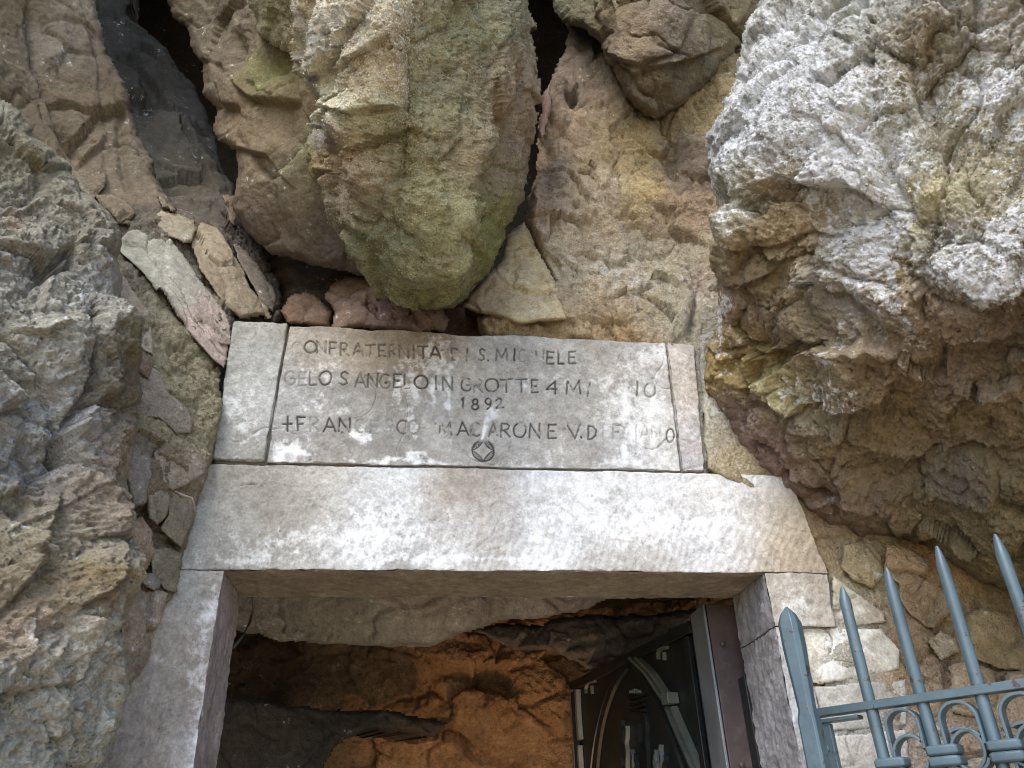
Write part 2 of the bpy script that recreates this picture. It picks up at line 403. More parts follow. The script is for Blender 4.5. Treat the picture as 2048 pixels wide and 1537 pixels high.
def d_karst(s=1., seed=0, grain=None, ldg=None):
    """knobbly, pitted and fluted surface of the hanging boulder"""
    def fn(P, X, Y):
        Q = warp_dir(P, grain[0], grain[1]) if grain else P
        h = .022*fbm(Q, 4., 2, seed)
        a, _ = facets(Q, 8, seed+1, .25, .4, .6); h = h+.30*a
        if ldg is not None: h = h+.15*ledges(P, ldg, 9, seed+6, .9)+.15*ledges(P, ldg, 26, seed+8, 1.4)
        h = h+.005*fbm(Q, 30, 2, seed+2, .5, True)
        b, _ = facets(P, 75, seed+7, .3, .8, .8); h = h+.40*b
        F1, F2, hid, D = worley(Q*100+.6*perlin(P*50, 8)[:, None], seed+3)
        h = h+.0055*(.55-F1)*(H3[hid, 6]*.9+.25)
        F1, F2, hid, D = worley(P*165, seed+4)
        h = h+.0065*(.5-F1)*(H3[hid, 6]**2+.05)
        F1, F2, hid, D = worley(P*40+.3*perlin(P*60, 4)[:, None], seed+5)
        h = h-.022*np.clip(.34-F1, 0, 1)*(H3[hid, 7] > .62)
        h = h-.010*cracks(Q, 5, .05, seed)
        return h*s
    return fn

def wdir(x0, y0, x1, y1):
    """world direction, in the wall's plane, that runs along a line of the picture"""
    return at(x1, y1, 0.)-at(x0, y0, 0.)
def thing(name, label, cat, loc=(0, 0, 0), group=None):
    o = bpy.data.objects.new(name, None); scn.collection.objects.link(o); o.location = loc
    o.empty_display_size = .05; o['label'] = label; o['category'] = cat
    if group: o['group'] = group
    bpy.context.view_layer.update()
    return o

# ------------------------------------------------------------------ ground, cliff mass behind everything
def ground():
    xs = np.concatenate([np.linspace(-200, -4, 12), np.linspace(-3.5, 3.5, 36), np.linspace(4, 200, 12)])
    ys = np.concatenate([np.linspace(-200, -6, 12), np.linspace(-5.5, 2.6, 36)])
    X, Y = np.meshgrid(xs, ys); P = np.stack([X, Y, 0*X], -1).reshape(-1, 3)
    P[:, 2] = .02*fbm(P, .8, 3, 2)-.01
    n = X.shape[1]; I = np.arange(len(P)).reshape(X.shape)
    Q = np.stack([I[:-1, :-1], I[:-1, 1:], I[1:, 1:], I[1:, :-1]], -1).reshape(-1, 4)
    me = np_mesh('ground', P, Q, True, dict(col=np.tile(lin((196, 178, 146)), (len(P), 1)), crust=np.zeros(len(P)), moss=np.zeros(len(P))))
    link('ground', me, SMOOTH, kind='structure')
ground()

def cliff():
    """the rock mass round and behind the built stones, with the cave chamber hollowed out of it"""
    V = []; Q = []; C = []
    def grid(fn, nu, nv, col, flip=False):
        U, W = np.meshgrid(np.linspace(0, 1, nu), np.linspace(0, 1, nv))
        P = fn(U.ravel(), W.ravel()); b = sum(len(v) for v in V); V.append(P); C.append(np.tile(lin(col), (len(P), 1)))
        I = np.arange(len(P)).reshape(nv, nu)+b
        q = np.stack([I[:-1, :-1], I[:-1, 1:], I[1:, 1:], I[1:, :-1]], -1).reshape(-1, 4)
        Q.append(q[:, ::-1] if flip else q)
    def rough(P, a=.12):
        return a*fbm(P, .9, 3, 5)+.05*facets(P, 2.2, 3)[0]*4
    def box(x0, x1, y0, y1, z0, z1, col, nx=30, ny=16, nz=30, a=.06):
        def f(P):
            n = np.stack([perlin(P*2.1, 1), perlin(P*2.1, 2), perlin(P*2.1, 3)], 1)
            return P+a*n
        for s in (0, 1):
            grid(lambda u, v: f(np.stack([x0+(x1-x0)*u, np.full_like(u, (y0, y1)[s]), z0+(z1-z0)*v], 1)), nx, nz, col, s == 1)
            grid(lambda u, v: f(np.stack([np.full_like(u, (x0, x1)[s]), y0+(y1-y0)*u, z0+(z1-z0)*v], 1)), ny, nz, col, s == 0)
            grid(lambda u, v: f(np.stack([x0+(x1-x0)*u, y0+(y1-y0)*v, np.full_like(u, (z0, z1)[s])], 1)), nx, ny, col, s == 0)
    g = (120, 110, 95)
    box(-8, 8, 1.6, 2.3, 2.62, 9, (78, 72, 68), 40, 8, 40)        # above: what the deep crevices end on
    box(-8, 8, .34, 2.4, 2.34, 2.60, (84, 68, 56), 60, 24, 10, .02)  # slab over the chamber
    box(-8, -2.2, .1, 2.3, -.3, 2.5, g); box(2.2, 8, .1, 2.3, -.3, 2.5, g)
    box(-8, 8, 2.32, 2.8, -.3, 9, g, 40, 6, 40)                    # back
    box(-8, -1.42, -.9, 1.1, -.3, 9, g, 30, 16, 40, .12)           # left and right of the picture
    box(2.5, 8, -.75, 1.1, -.3, 9, g, 30, 16, 40, .12)
    box(-8, 8, -.35, .1, 4.9, 9, g, 50, 12, 30, .15); box(-8, 8, .1, 1.7, 6.5, 9, g, 30, 12, 20)              # overhang above the picture; second box added unseen to keep the crevices dark
    P = np.concatenate(V); c = np.concatenate(C)
    me = np_mesh('cliff', P, np.concatenate(Q), True, dict(col=c, crust=np.zeros(len(P)), moss=np.zeros(len(P))))
    link('cliff', me, ROCK, kind='structure')
cliff()

# ------------------------------------------------------------------ dressed stone door frame
def block(name, quad, y0, y1, mat, parent=None, step=.0028, amp=.0018, relief=.0012, wear=.0045, front=None, zones=None, crust=None, wobble=None, chip=1., inner=None, **props):
    """stone with an arbitrary front quadrilateral given in the wall plane as (x,z): TL TR BR BL"""
    TL, TR, BR, BL = [np.array(p, float) for p in quad]
    W = max(np.linalg.norm(TR-TL), np.linalg.norm(BR-BL)); H = max(np.linalg.norm(TL-BL), np.linalg.norm(TR-BR)); D = y1-y0
    nu, nv, nw = max(3, int(W/step)), max(3, int(H/step)), max(3, int(D/(step*1.8)))
    def pt(u, v, w_):
        a = TL[None]*(1-u)[:, None]+TR[None]*u[:, None]; b = BL[None]*(1-u)[:, None]+BR[None]*u[:, None]
        q = a*(1-v)[:, None]+b*v[:, None]
        return np.stack([q[:, 0], y0+(y1-y0)*w_, q[:, 1]], 1)
    V = []; Q = []; UVW = []; nrm = []
    def face(fu, n1, n2, flip, nv_):
        A, B = np.meshgrid(np.linspace(0, 1, n1), np.linspace(0, 1, n2)); A, B = A.ravel(), B.ravel()
        u, v, w_ = fu(A, B); b = sum(len(x) for x in V)
        V.append(pt(u, v, w_)); UVW.append(np.stack([u, v, w_], 1)); nrm.append(np.tile(nv_, (len(u), 1)))
        I = np.arange(n1*n2).reshape(n2, n1)+b
        q = np.stack([I[:-1, :-1], I[:-1, 1:], I[1:, 1:], I[1:, :-1]], -1).reshape(-1, 4); Q.append(q[:, ::-1] if flip else q)
    O = np.zeros_like
    face(lambda a, b: (a, b, O(a)), nu, nv, True, (0, -1, 0)); face(lambda a, b: (a, O(a)+1, b), nu, nw, True, (0, 0, -1))
    face(lambda a, b: (a, O(a), b), nu, nw, False, (0, 0, 1)); face(lambda a, b: (O(a), b, a), nw, nv, False, (-1, 0, 0))
    face(lambda a, b: (O(a)+1, b, a), nw, nv, True, (1, 0, 0)); face(lambda a, b: (a, b, O(a)+1), max(3, nu//4), max(3, nv//4), False, (0, 1, 0))
    P = np.concatenate(V); U = np.concatenate(UVW); N = np.concatenate(nrm)
    # worn arrises: pull points near an edge inwards, unevenly
    du = np.minimum(U[:, 0], 1-U[:, 0])*W; dv = np.minimum(U[:, 1], 1-U[:, 1])*H; dw = U[:, 2]*D
    wr = wear*(.35+1.3*np.clip(perlin(P*17, 8)+perlin(P*50, 9)*.6+.15, 0, 1.2)*chip)
    def edge(a, b): return np.clip(1-np.sqrt(a*a+b*b)/wr, 0, 1)
    e = np.maximum(np.maximum(edge(du, dw), edge(dv, dw)), edge(du, dv)*.8)
    cen = P.mean(0); 
    inw = np.stack([np.where(U[:, 0] < .5, 1, -1)*(du < wr), (dw < wr)*1., np.where(U[:, 1] < .5, -1, 1)*(dv < wr)], 1).astype(float)
    Pn = P+inw*(e*wr*.55)[:, None]
    Pn = Pn+amp*np.stack([perlin(P*9, 21)+.5*perlin(P*40, 24), perlin(P*9, 22), perlin(P*9, 23)+.5*perlin(P*40, 25)], 1)
    fade = np.clip(np.minimum(np.minimum(du, dv)/.01, 1), 0, 1)
    r = relief*(fbm(P, 55, 2, 12, .6)+1.2*fbm(P, 16, 2, 13)+.5*fbm(P, 150, 1, 14))
    r = r-relief*2.5*np.clip(fbm(P, 30, 2, 15)-.42, 0, 1)
    F1_, _, hd_, _ = worley(P*[34, 34, 34], 71); r = r-.0045*np.clip(1-F1_/.13, 0, 1)*(H3[hd_, 5] > .72)-.0022*cracks(P, 5, .012, 7)
    px, py = proj(P)
    ink = None
    if front is not None:
        f, ink = front(P, px, py, N); r = r+f*(N[:, 1] < -.5)
    if inner is not None: r = r+(np.abs(N[:, 1]) < .5)*(.0022*fbm(warp_dir(P, (1., 0, 0) if abs(quad[0][0]-quad[1][0]) > .6 else (0, 0, 1.), .45), 60, 2, 67, .6, True)+.002*fbm(P, 13, 1, 68))
    Pn = Pn+N*r[:, None]
    if wobble is not None: Pn = Pn+wobble(P, U)
    ux = px+14*(perlin(P*12, 41)*1.4+perlin(P*40, 42)*.9); uy = py+14*(perlin(P*12, 43)*1.4+perlin(P*40, 44)*.9)
    col = idwcol(zones, ux, uy) if zones else np.tile(lin((160, 155, 145)), (len(P), 1))
    cg = col.mean(-1, keepdims=True); col = (cg+(col-cg)*.8)*np.array([1., 1.02, 1.03])
    cr = blobs(crust, ux, uy) if crust else np.zeros(len(P))
    if inner is not None:
        sd_ = (np.abs(N[:, 1]) < .5)[:, None]; col = np.where(sd_, lin(inner)*(1+.25*fbm(P, 14, 2, 66))[:, None], col); cr = np.where(sd_[:, 0], cr-.6, cr)
    if ink is not None:
        ink = ink*(N[:, 1] < -.5); col = col*(1-ink[:, None])+lin((38, 36, 36))*ink[:, None]; cr = cr-ink*3
    me = np_mesh(name, Pn, np.concatenate(Q), True, dict(col=col, crust=cr, moss=np.zeros(len(P))))
    me.set_sharp_from_angle(angle=math.radians(50))
    return link(name, me, mat, parent, **props)
def wq(*pts):
    return [tuple(at(x, y, 0.)[[0, 2]]) for x, y in pts]

ZL, XL, XRR, DEEP = 2.055, -.334, .671, .17
G = (150, 146, 136)
frame = thing('door_frame', 'pale dressed limestone frame around the dark cave doorway', 'door frame', (.17, 0, 0))
lin_z = [(420, 1000, 90, (138, 134, 122)), (420, 1100, 90, (150, 148, 140)), (600, 1000, 110, (146, 138, 122)), (750, 1060, 120, (176, 176, 175)), (950, 1000, 70, (142, 124, 102)), (985, 1110, 40, (150, 138, 122)), (1290, 1130, 60, (146, 132, 112)), (560, 1000, 50, (134, 126, 110)), (480, 960, 50, (138, 130, 114)),
         (960, 1100, 90, (168, 166, 162)), (1150, 1040, 140, (188, 188, 188)), (1350, 1020, 130, (190, 190, 192)), (1230, 1125, 70, (150, 140, 124)),
         (1540, 1080, 60, (170, 152, 124)), (1600, 1100, 60, (166, 144, 112)), (1450, 1090, 60, (172, 172, 174)), (800, 1160, 60, (120, 112, 100))]
lin_c = [(1000, 1040, 560, 70, .10), (960, 1010, 45, 70, -.5), (1270, 1125, 120, 22, -.35), (760, 1030, 95, 70, .32), (1150, 1030, 190, 60, .42), (1380, 1060, 120, 50, .42), (650, 1080, 240, 25, .4), (480, 1120, 90, 25, .3), (950, 1120, 500, 14, .5)]
def lintel_front(P, px, py, N):
    tooth = np.sin((px*.9+py*.35)*.42+6*perlin(P*8, 3))*ss(py, 960, 1100)*.0005
    return tooth, np.zeros(len(P))
block('lintel', wq((392, 927), (1580, 950))+[(.80, ZL), (-.41, ZL)], 0, DEEP, DRESSED, frame, step=.0026, zones=lin_z, crust=lin_c, front=lintel_front, relief=.0011, inner=(122, 114, 103), wear=.0024)
jz = [(400, 1200, 70, (160, 158, 150)), (330, 1250, 90, (150, 138, 124)), (280, 1450, 90, (142, 128, 118)), (330, 1350, 60, (150, 138, 128)), (400, 1500, 50, (168, 168, 166)), (440, 1300, 30, (150, 142, 140))]
jc = [(425, 1200, 26, 60, .55), (405, 1350, 20, 120, .5), (385, 1500, 22, 90, .6), (300, 1300, 60, 60, .1)]
block('jamb', [(-.44, ZL-.0005), (XL, ZL-.0005), (XL, 1.2), (-.56, 1.2)], .001, DEEP-.002, DRESSED, frame, step=.0028, zones=jz, crust=jc, relief=.0013, inner=(132, 124, 124), wear=.0022)
block('jamb', [(-.70, ZL-.006), (-.4405, ZL-.001), (-.5605, 1.2), (-.70, 1.2)], .0035, DEEP-.002, DRESSED, frame, step=.0032, zones=[(300, 1250, 90, (146, 134, 124)), (280, 1450, 90, (138, 124, 118))], relief=.002)
jrz = [(1600, 1200, 60, (176, 168, 154)), (1640, 1200, 40, (160, 146, 126)), (1560, 1300, 50, (150, 148, 146)), (1580, 1450, 60, (150, 150, 152)), (1530, 1200, 40, (150, 140, 120)), (1500, 1300, 40, (148, 142, 136)), (1550, 1500, 60, (140, 140, 144))]
jrc = [(1590, 1200, 40, 40, .4), (1620, 1300, 40, 60, .5), (1560, 1350, 60, 200, .12)]
block('jamb', [(XRR, ZL-.0005), (.797, ZL-.0005), (.792, 1.9535), (XRR, 1.9535)], .001, DEEP+.002, DRESSED, frame, step=.0026, zones=jrz, crust=jrc, relief=.0016, inner=(126, 126, 130), wear=.0022)
block('jamb', [(XRR, 1.952), (.722, 1.952), (.732, 1.2), (XRR, 1.2)], .002, DEEP+.002, DRESSED, frame, step=.0026, zones=jrz, crust=jrc, relief=.0016, inner=(126, 126, 130), wear=.0022)

# inscription: hand cut capitals, as strokes in picture-wide coordinates on the stone
def arc(cx, cy, rx, ry, a0, a1, n=14):
    return [(cx+rx*math.cos(math.radians(a0+(a1-a0)*i/n)), cy+ry*math.sin(math.radians(a0+(a1-a0)*i/n))) for i in range(n+1)]
GL = {
 'O': [arc(.5, .5, .5, .5, 0, 360, 20)], 'N': [[(.05, 1), (.08, 0), (.9, 1), (.93, 0)]], 'F': [[(.1, 1), (.1, 0), (.95, .02)], [(.1, .48), (.75, .5)]],
 'R': [[(.1, 1), (.12, 0)], [(.12, 0), (.6, .02), (.85, .2), (.7, .45), (.12, .52)], [(.35, .52), (.95, 1)]], 'A': [[(0, 1), (.48, 0), (1, 1)], [(.2, .66), (.8, .68)]],
 'T': [[(0, .03), (1, 0)], [(.5, .02), (.48, 1)]], 'E': [[(.95, .02), (.12, 0), (.1, 1), (.95, .98)], [(.1, .48), (.75, .5)]], 'I': [[(.5, 0), (.5, 1)]],
 'D': [[(.1, 1), (.1, 0), (.5, .03), (.9, .35), (.88, .7), (.5, .97), (.1, 1)]], 'S': [[(.85, .12), (.5, 0), (.18, .16), (.25, .4), (.7, .6), (.78, .85), (.45, 1), (.08, .9)]],
 'M': [[(0, 1), (.1, 0), (.5, .8), (.9, 0), (1, 1)]], 'C': [arc(.58, .5, .52, .5, 300, 60, 16)], 'H': [[(.1, 0), (.1, 1)], [(.9, 0), (.9, 1)], [(.1, .52), (.9, .5)]],
 'L': [[(.15, 0), (.12, 1), (.9, .98)]], 'G': [arc(.55, .5, .5, .5, 305, 40, 16)+[(.95, .55), (.6, .55)]], 'V': [[(0, 0), (.55, 1), (1, 0)]],
 '1': [[(.3, .15), (.55, 0), (.5, 1)]], '8': [arc(.5, .27, .34, .26, 90, 450, 16), arc(.5, .76, .42, .25, -90, 270, 16)], '9': [arc(.45, .3, .35, .3, 0, 360, 16), [(.8, .3), (.72, .75), (.35, 1)]],
 '2': [[(.1, .22), (.4, 0), (.8, .18), (.7, .5), (.1, 1), (1, .94)]], '4': [[(.85, .6), (0, .66), (.75, 0), (.72, 1)]], '+': [[(0, .5), (1, .5)], [(.5, 0), (.5, 1)]], '.': [[(.4, .9), (.55, 1), (.6, .92)]],
 '/': [[(.3, 1), (.75, 0)]]}
A8 = lambda x, y: (400+x/3.413, 620+y/3.413)
A1 = lambda x, y: (880+x/3.413, 640+y/3.413)
LET = []   # char, cx, cy, w, h, strength
def put(ch, c, wd, ht, s=1.): LET.append((ch, c[0], c[1], wd, ht, s*.9 if s > .35 else s*.65))
for ch, x, y, wd, s in (('C', 655, 262, 17, .22), ('O', 752, 253, 24, .9), ('N', 828, 255, 21, .8), ('F', 905, 262, 16, .8), ('R', 985, 270, 18, .75), ('A', 1080, 266, 22, .75), ('T', 1165, 275, 19, .75),
                     ('E', 1243, 276, 15, .8), ('R', 1318, 278, 18, .75), ('N', 1392, 282, 21, .65), ('I', 1458, 284, 8, .6), ('T', 1522, 285, 18, .75), ('A', 1605, 283, 22, .85), ('D', 1745, 290, 21, .75), ('I', 1822, 293, 8, .95), ('S', 1925, 292, 16, .85)):
    put(ch, A8(x, y), wd, 24, s)
for ch, x, y, wd, s in (('.', 330, 232, 8, .9), ('M', 420, 230, 23, .7), ('I', 508, 238, 8, 1), ('C', 560, 245, 16, .4), ('H', 680, 250, 18, .6), ('E', 752, 252, 17, .9), ('L', 826, 253, 15, 1), ('E', 902, 252, 16, .85)):
    put(ch, A1(x, y), wd, 23, s)
for ch, x, y, wd, s in (('A', 1075, 262, 18, .1), ('A', 1235, 262, 20, .16), ('N', 1330, 268, 20, .08)): put(ch, A1(x, y), wd, 24, s)
for ch, x, y, wd, s in (('G', 618, 465, 22, .45), ('E', 700, 470, 15, .4), ('L', 770, 468, 15, .8), ('O', 855, 468, 24, .9), ('S', 985, 470, 20, .9), ('A', 1095, 480, 22, .7), ('N', 1180, 480, 22, .8), ('G', 1262, 487, 21, .6), ('E', 1345, 484, 17, .85),
                     ('L', 1412, 488, 14, .8), ('O', 1510, 488, 27, .95), ('I', 1612, 490, 8, 1), ('N', 1692, 495, 22, .8)):
    put(ch, A8(x, y), wd, 27, s)
for ch, x, y, wd, s in (('G', 180, 432, 21, .9), ('R', 262, 440, 19, .7), ('O', 356, 440, 26, .95), ('T', 455, 445, 24, .9), ('T', 556, 445, 22, .9), ('E', 645, 450, 14, .95), ('4', 768, 457, 24, 1), ('M', 912, 455, 28, .9), ('/', 1015, 476, 12, .8), ('G', 1110, 470, 16, .05), ('I', 1345, 466, 8, .8), ('O', 1433, 478, 22, .6)):
    put(ch, A1(x, y), wd, 26, s)
for ch, x, y, wd in (('1', 158, 560, 10), ('8', 240, 567, 15), ('9', 330, 563, 15), ('2', 405, 562, 16)): put(ch, A1(x, y), wd, 21, 1)
for ch, x, y, wd, s in (('+', 602, 775, 18, 1), ('F', 692, 775, 17, 1), ('R', 780, 782, 20, .45), ('A', 885, 785, 24, .95), ('N', 988, 785, 25, 1), ('C', 1090, 790, 18, .28), ('E', 1190, 800, 17, .32), ('S', 1290, 792, 16, .22), ('C', 1378, 797, 21, .75), ('O', 1460, 800, 22, .25), ('M', 1672, 803, 25, .7), ('A', 1795, 803, 24, 1), ('C', 1885, 810, 22, .8), ('A', 2003, 812, 18, .7)):
    put(ch, A8(x, y), wd, 27, s)
for ch, x, y, wd, s in (('R', 447, 750, 21, .9), ('O', 546, 752, 24, 1), ('N', 650, 755, 23, .95), ('E', 768, 757, 18, .95), ('V', 917, 760, 25, .85), ('.', 966, 758, 8, 1), ('D', 1040, 765, 19, .9), ('I', 1112, 765, 7, .3), ('F', 1203, 760, 16, .6), ('I', 1340, 765, 8, .16), ('A', 1400, 768, 20, .13), ('N', 1480, 770, 20, .16), ('O', 1575, 790, 15, .85)):
    put(ch, A1(x, y), wd, 28, s)
def inscription(P, px, py, N):
    fr = N[:, 1] < -.5; ink = np.zeros(len(P)); grv = np.zeros(len(P))
    wpx = px+1.1*perlin(P*60, 51); wpy = py+1.1*perlin(P*60, 52)
    wear_ = ss(fbm(P, 26, 2, 53)+.9*perlin(P*110, 54), -.75, -.1)
    for ch, cx, cy, wd, ht, s in LET:
        m = fr & (abs(px-cx) < wd/2+7) & (abs(py-cy) < ht/2+7)
        if not m.any(): continue
        x, y = wpx[m], wpy[m]; d = np.full(len(x), 99.)
        for st in GL[ch]:
            for (ax, ay), (bx, by) in zip(st[:-1], st[1:]):
                ax, bx = [cx+(v-.5)*wd-(0)*1. for v in (ax, bx)]; ay, by = [cy+(v-.5)*ht for v in (ay, by)]
                ex, ey = bx-ax, by-ay; L = ex*ex+ey*ey+1e-9
                t = np.clip(((x-ax)*ex+(y-ay)*ey)/L, 0, 1)
                d = np.minimum(d, np.hypot(x-ax-t*ex, y-ay-t*ey))
        g = 1-ss(d, .9, 3.0); grv[m] = np.maximum(grv[m], g*(.4+.6*s))
        ink[m] = np.maximum(ink[m], (1-ss(d, .9, 2.5))*s*np.clip(wear_[m]+(.35 if s > .8 else 0), 0, 1))
    ex, ey = (wpx-967.3)/23., (wpy-901.6)/23.
    rr = np.hypot(ex, ey); ast = np.abs(ex)**.72+np.abs(ey)**.72
    ring = (1-ss(abs(rr-.93), .03, .13)); lens = ss(ast, .96, 1.06)*(1-ss(rr, .93, 1.0))
    hatch = .55+.45*np.sin(40*rr+9*perlin(P*90, 61)); star = (1-ss(abs(ast-1.0), .03, .12))*(rr < .95)
    em = np.clip(np.maximum(np.maximum(ring, star), lens*hatch), 0, 1)*fr; em *= 1-.85*ss(-ey, .72, .9)*(1-ss(abs(ex), .3, .5))
    ink = np.maximum(ink, em*.9); grv = np.maximum(grv, em*.6)
    # seam line cut at the right, mouldings
    return -.0022*grv, ink
plz = [(620, 690, 60, (145, 137, 122)), (760, 668, 80, (138, 121, 95)), (850, 672, 50, (139, 119, 89)), (620, 800, 70, (145, 142, 138)), (750, 830, 70, (131, 128, 121)), (700, 890, 90, (137, 131, 121)), (950, 870, 90, (152, 146, 137)),
       (1000, 800, 90, (157, 153, 146)), (980, 680, 60, (156, 150, 140)), (1130, 830, 80, (150, 144, 136)), (1150, 720, 80, (157, 154, 145)), (1180, 690, 30, (136, 135, 120)), (1250, 780, 40, (151, 151, 135)), (1290, 740, 70, (170, 168, 166)), (1290, 870, 60, (173, 172, 171)), (1330, 820, 40, (178, 174, 168)), (1100, 900, 60, (152, 147, 139))]
plc = [(640, 780, 40, 60, .32), (830, 760, 50, 70, .35), (780, 850, 22, 90, .3), (825, 870, 10, 60, .5), (860, 700, 40, 30, .3), (720, 870, 25, 25, .5), (565, 905, 28, 30, .7), (610, 900, 60, 10, .4), (850, 925, 250, 6, .5), (1230, 780, 60, 80, .4), (1290, 850, 60, 60, .55),
       (1300, 710, 40, 40, .45), (1230, 920, 60, 18, .5), (965, 870, 7, 22, .9), (985, 840, 16, 12, .6), (1000, 940, 90, 6, .6), (900, 800, 8, 90, .45), (700, 740, 120, 40, .15), (1100, 760, 60, 30, .25), (1050, 690, 60, 14, .25)]
_r = random.Random(3)
for _k in range(34):
    _x = _r.uniform(560, 1340); plc.append((_x, _r.uniform(700, 900), _r.uniform(3, 8), _r.uniform(20, 70), _r.uniform(.08, .3)))
plaque = thing('inscribed_plaque', 'long limestone plaque with carved dark capitals and the year 1892 above the doorway', 'plaque', (.13, .01, 2.27))
block('mortar_bed', wq((462, 652), (1404, 694), (1424, 948), (418, 926)), .013, .13, MORTAR, plaque, step=.003, zones=[(500, 800, 90, (140, 134, 118)), (1400, 800, 90, (150, 144, 132)), (960, 930, 200, (150, 146, 138))], relief=.002)
block('slab', wq((578.5, 647), (1332, 681), (1364, 940), (532, 923)), .006, .12, DRESSED, plaque, step=.00135, zones=plz, crust=plc, front=inscription, relief=.0008, wear=.0035,
      wobble=lambda P, U: np.stack([0*U[:, 0], 0*U[:, 0], (1-U[:, 1])*(.006*perlin(P*[6, 0, 0], 3)-.002*(U[:, 0] > .3))], 1))
sidez = [(520, 700, 90, (142, 140, 130)), (500, 800, 70, (158, 158, 152)), (480, 890, 50, (136, 132, 120)), (1370, 750, 80, (172, 162, 152)), (1385, 900, 60, (158, 154, 156))]
block('end_stone', wq((466, 640), (575, 644), (528, 922), (424, 918)), .002, .12, DRESSED, plaque, step=.0024, zones=sidez, crust=[(490, 830, 50, 90, .35)], relief=.001, wear=.0035,
      label='plain narrow end block left of the lettering')
block('end_stone', wq((1335, 681), (1390, 690), (1412, 941), (1368, 940)), .004, .12, DRESSED, plaque, step=.0024, zones=sidez, crust=[(1380, 820, 40, 150, .3)], relief=.0012, wear=.0035,
      label='narrow pale end block right of the lettering')

# ------------------------------------------------------------------ great rocks
LL = [('step', [(58, 650), (78, 575), (129, 517), (150, 470)], 60, -.03), ('step', [(168, 903), (135, 820), (130, 760), (150, 640)], 80, .035), ('ridge', [(150, 640), (250, 689), (265, 771), (246, 860), (168, 903)], 26, .018),
      ('groove', [(140, 500), (128, 540), (95, 560)], 12, -.035), ('step', [(12, 1198), (83, 1057), (110, 1000)], 70, .03), ('step', [(95, 1240), (141, 1219), (182, 1149), (199, 1078)], 60, .028), ('step', [(157, 1480), (120, 1410), (141, 1356), (133, 1285), (110, 1250)], 60, .03),
      ('step', [(207, 1500), (228, 1418), (240, 1335)], 50, .022), ('step', [(29, 1360), (33, 1262), (0, 1252)], 50, .025), ('ridge', [(116, 954), (174, 966), (195, 1037), (182, 1086)], 40, .02), ('groove', [(0, 400), (60, 430), (90, 520), (85, 600)], 20, -.015),
      ('groove', [(0, 760), (60, 800), (50, 900), (100, 1000)], 22, -.02), ('ridge', [(40, 230), (90, 330), (150, 430), (200, 560)], 60, .02), ('step', [(0, 680), (60, 700), (100, 690)], 40, .015), ('groove', [(215, 900), (225, 1000), (205, 1100)], 14, -.012)]
lc = wdir(260, 900, 40, 1250)
def perp(d): return np.cross(d, (0, 1., 0))+np.array([0, -.25, 0])*np.linalg.norm(d)
rock('cliff_rock', [(-520, 60), (-60, 120), (0, 188), (45, 215), (62, 260), (92, 295), (138, 335), (150, 380), (182, 400), (232, 445), (240, 478), (222, 515), (238, 560), (240, 620), (262, 680), (268, 750), (277, 830), (262, 900), (250, 960), (255, 1010), (262, 1060), (270, 1120), (262, 1180),
      (252, 1230), (243, 1290), (250, 1345), (248, 1400), (232, 1450), (225, 1540), (215, 1720), (-520, 1720)],
     [(-500, 200, -.55), (-500, 800, -.62), (-500, 1700, -.55), (0, 220, -.42), (100, 350, -.36), (220, 470, -.29), (0, 600, -.42), (120, 700, -.36), (240, 700, -.27), (0, 1000, -.38), (140, 1000, -.33), (250, 1000, -.24), (0, 1500, -.36), (130, 1400, -.31), (240, 1450, -.2), (240, 1700, -.2)],
     [(30, 300, 120, (112, 108, 92)), (60, 500, 110, (122, 118, 112)), (150, 450, 70, (112, 108, 96)), (0, 600, 100, (124, 122, 116)), (170, 600, 60, (140, 140, 140)), (200, 700, 70, (96, 88, 66)), (210, 800, 70, (92, 80, 60)), (60, 850, 120, (134, 136, 142)), (60, 700, 80, (124, 120, 106)),
      (230, 900, 40, (122, 106, 92)), (60, 1100, 110, (118, 110, 92)), (180, 1000, 70, (124, 110, 98)), (200, 1100, 60, (134, 124, 112)), (130, 1200, 50, (116, 98, 66)), (220, 1300, 60, (132, 130, 122)), (120, 1330, 70, (138, 134, 128)), (60, 1450, 100, (140, 140, 136)), (20, 1250, 60, (132, 114, 96)), (20, 440, 20, (140, 108, 88))],
     step=3.0, roll=38, drop=.13, rough=5, gain=np.array([1.34, 1.28, 1.22]), lines=LL, disp=d_crag(1.15, 1, (lc, .9), pit=.5, fine=1.3, lump=1.2, ldg=perp(lc), lf=7, la=.22), crust=[(60, 870, 90, 90, .22), (200, 610, 60, 40, .3), (30, 550, 60, 90, .15), (60, 1400, 90, 120, .18)], cwarp=22, cseed=1, mat=ROCK,
     label='rough grey limestone face filling the left edge beside the doorway', category='rock face')
uc = wdir(100, 0, 260, 420)
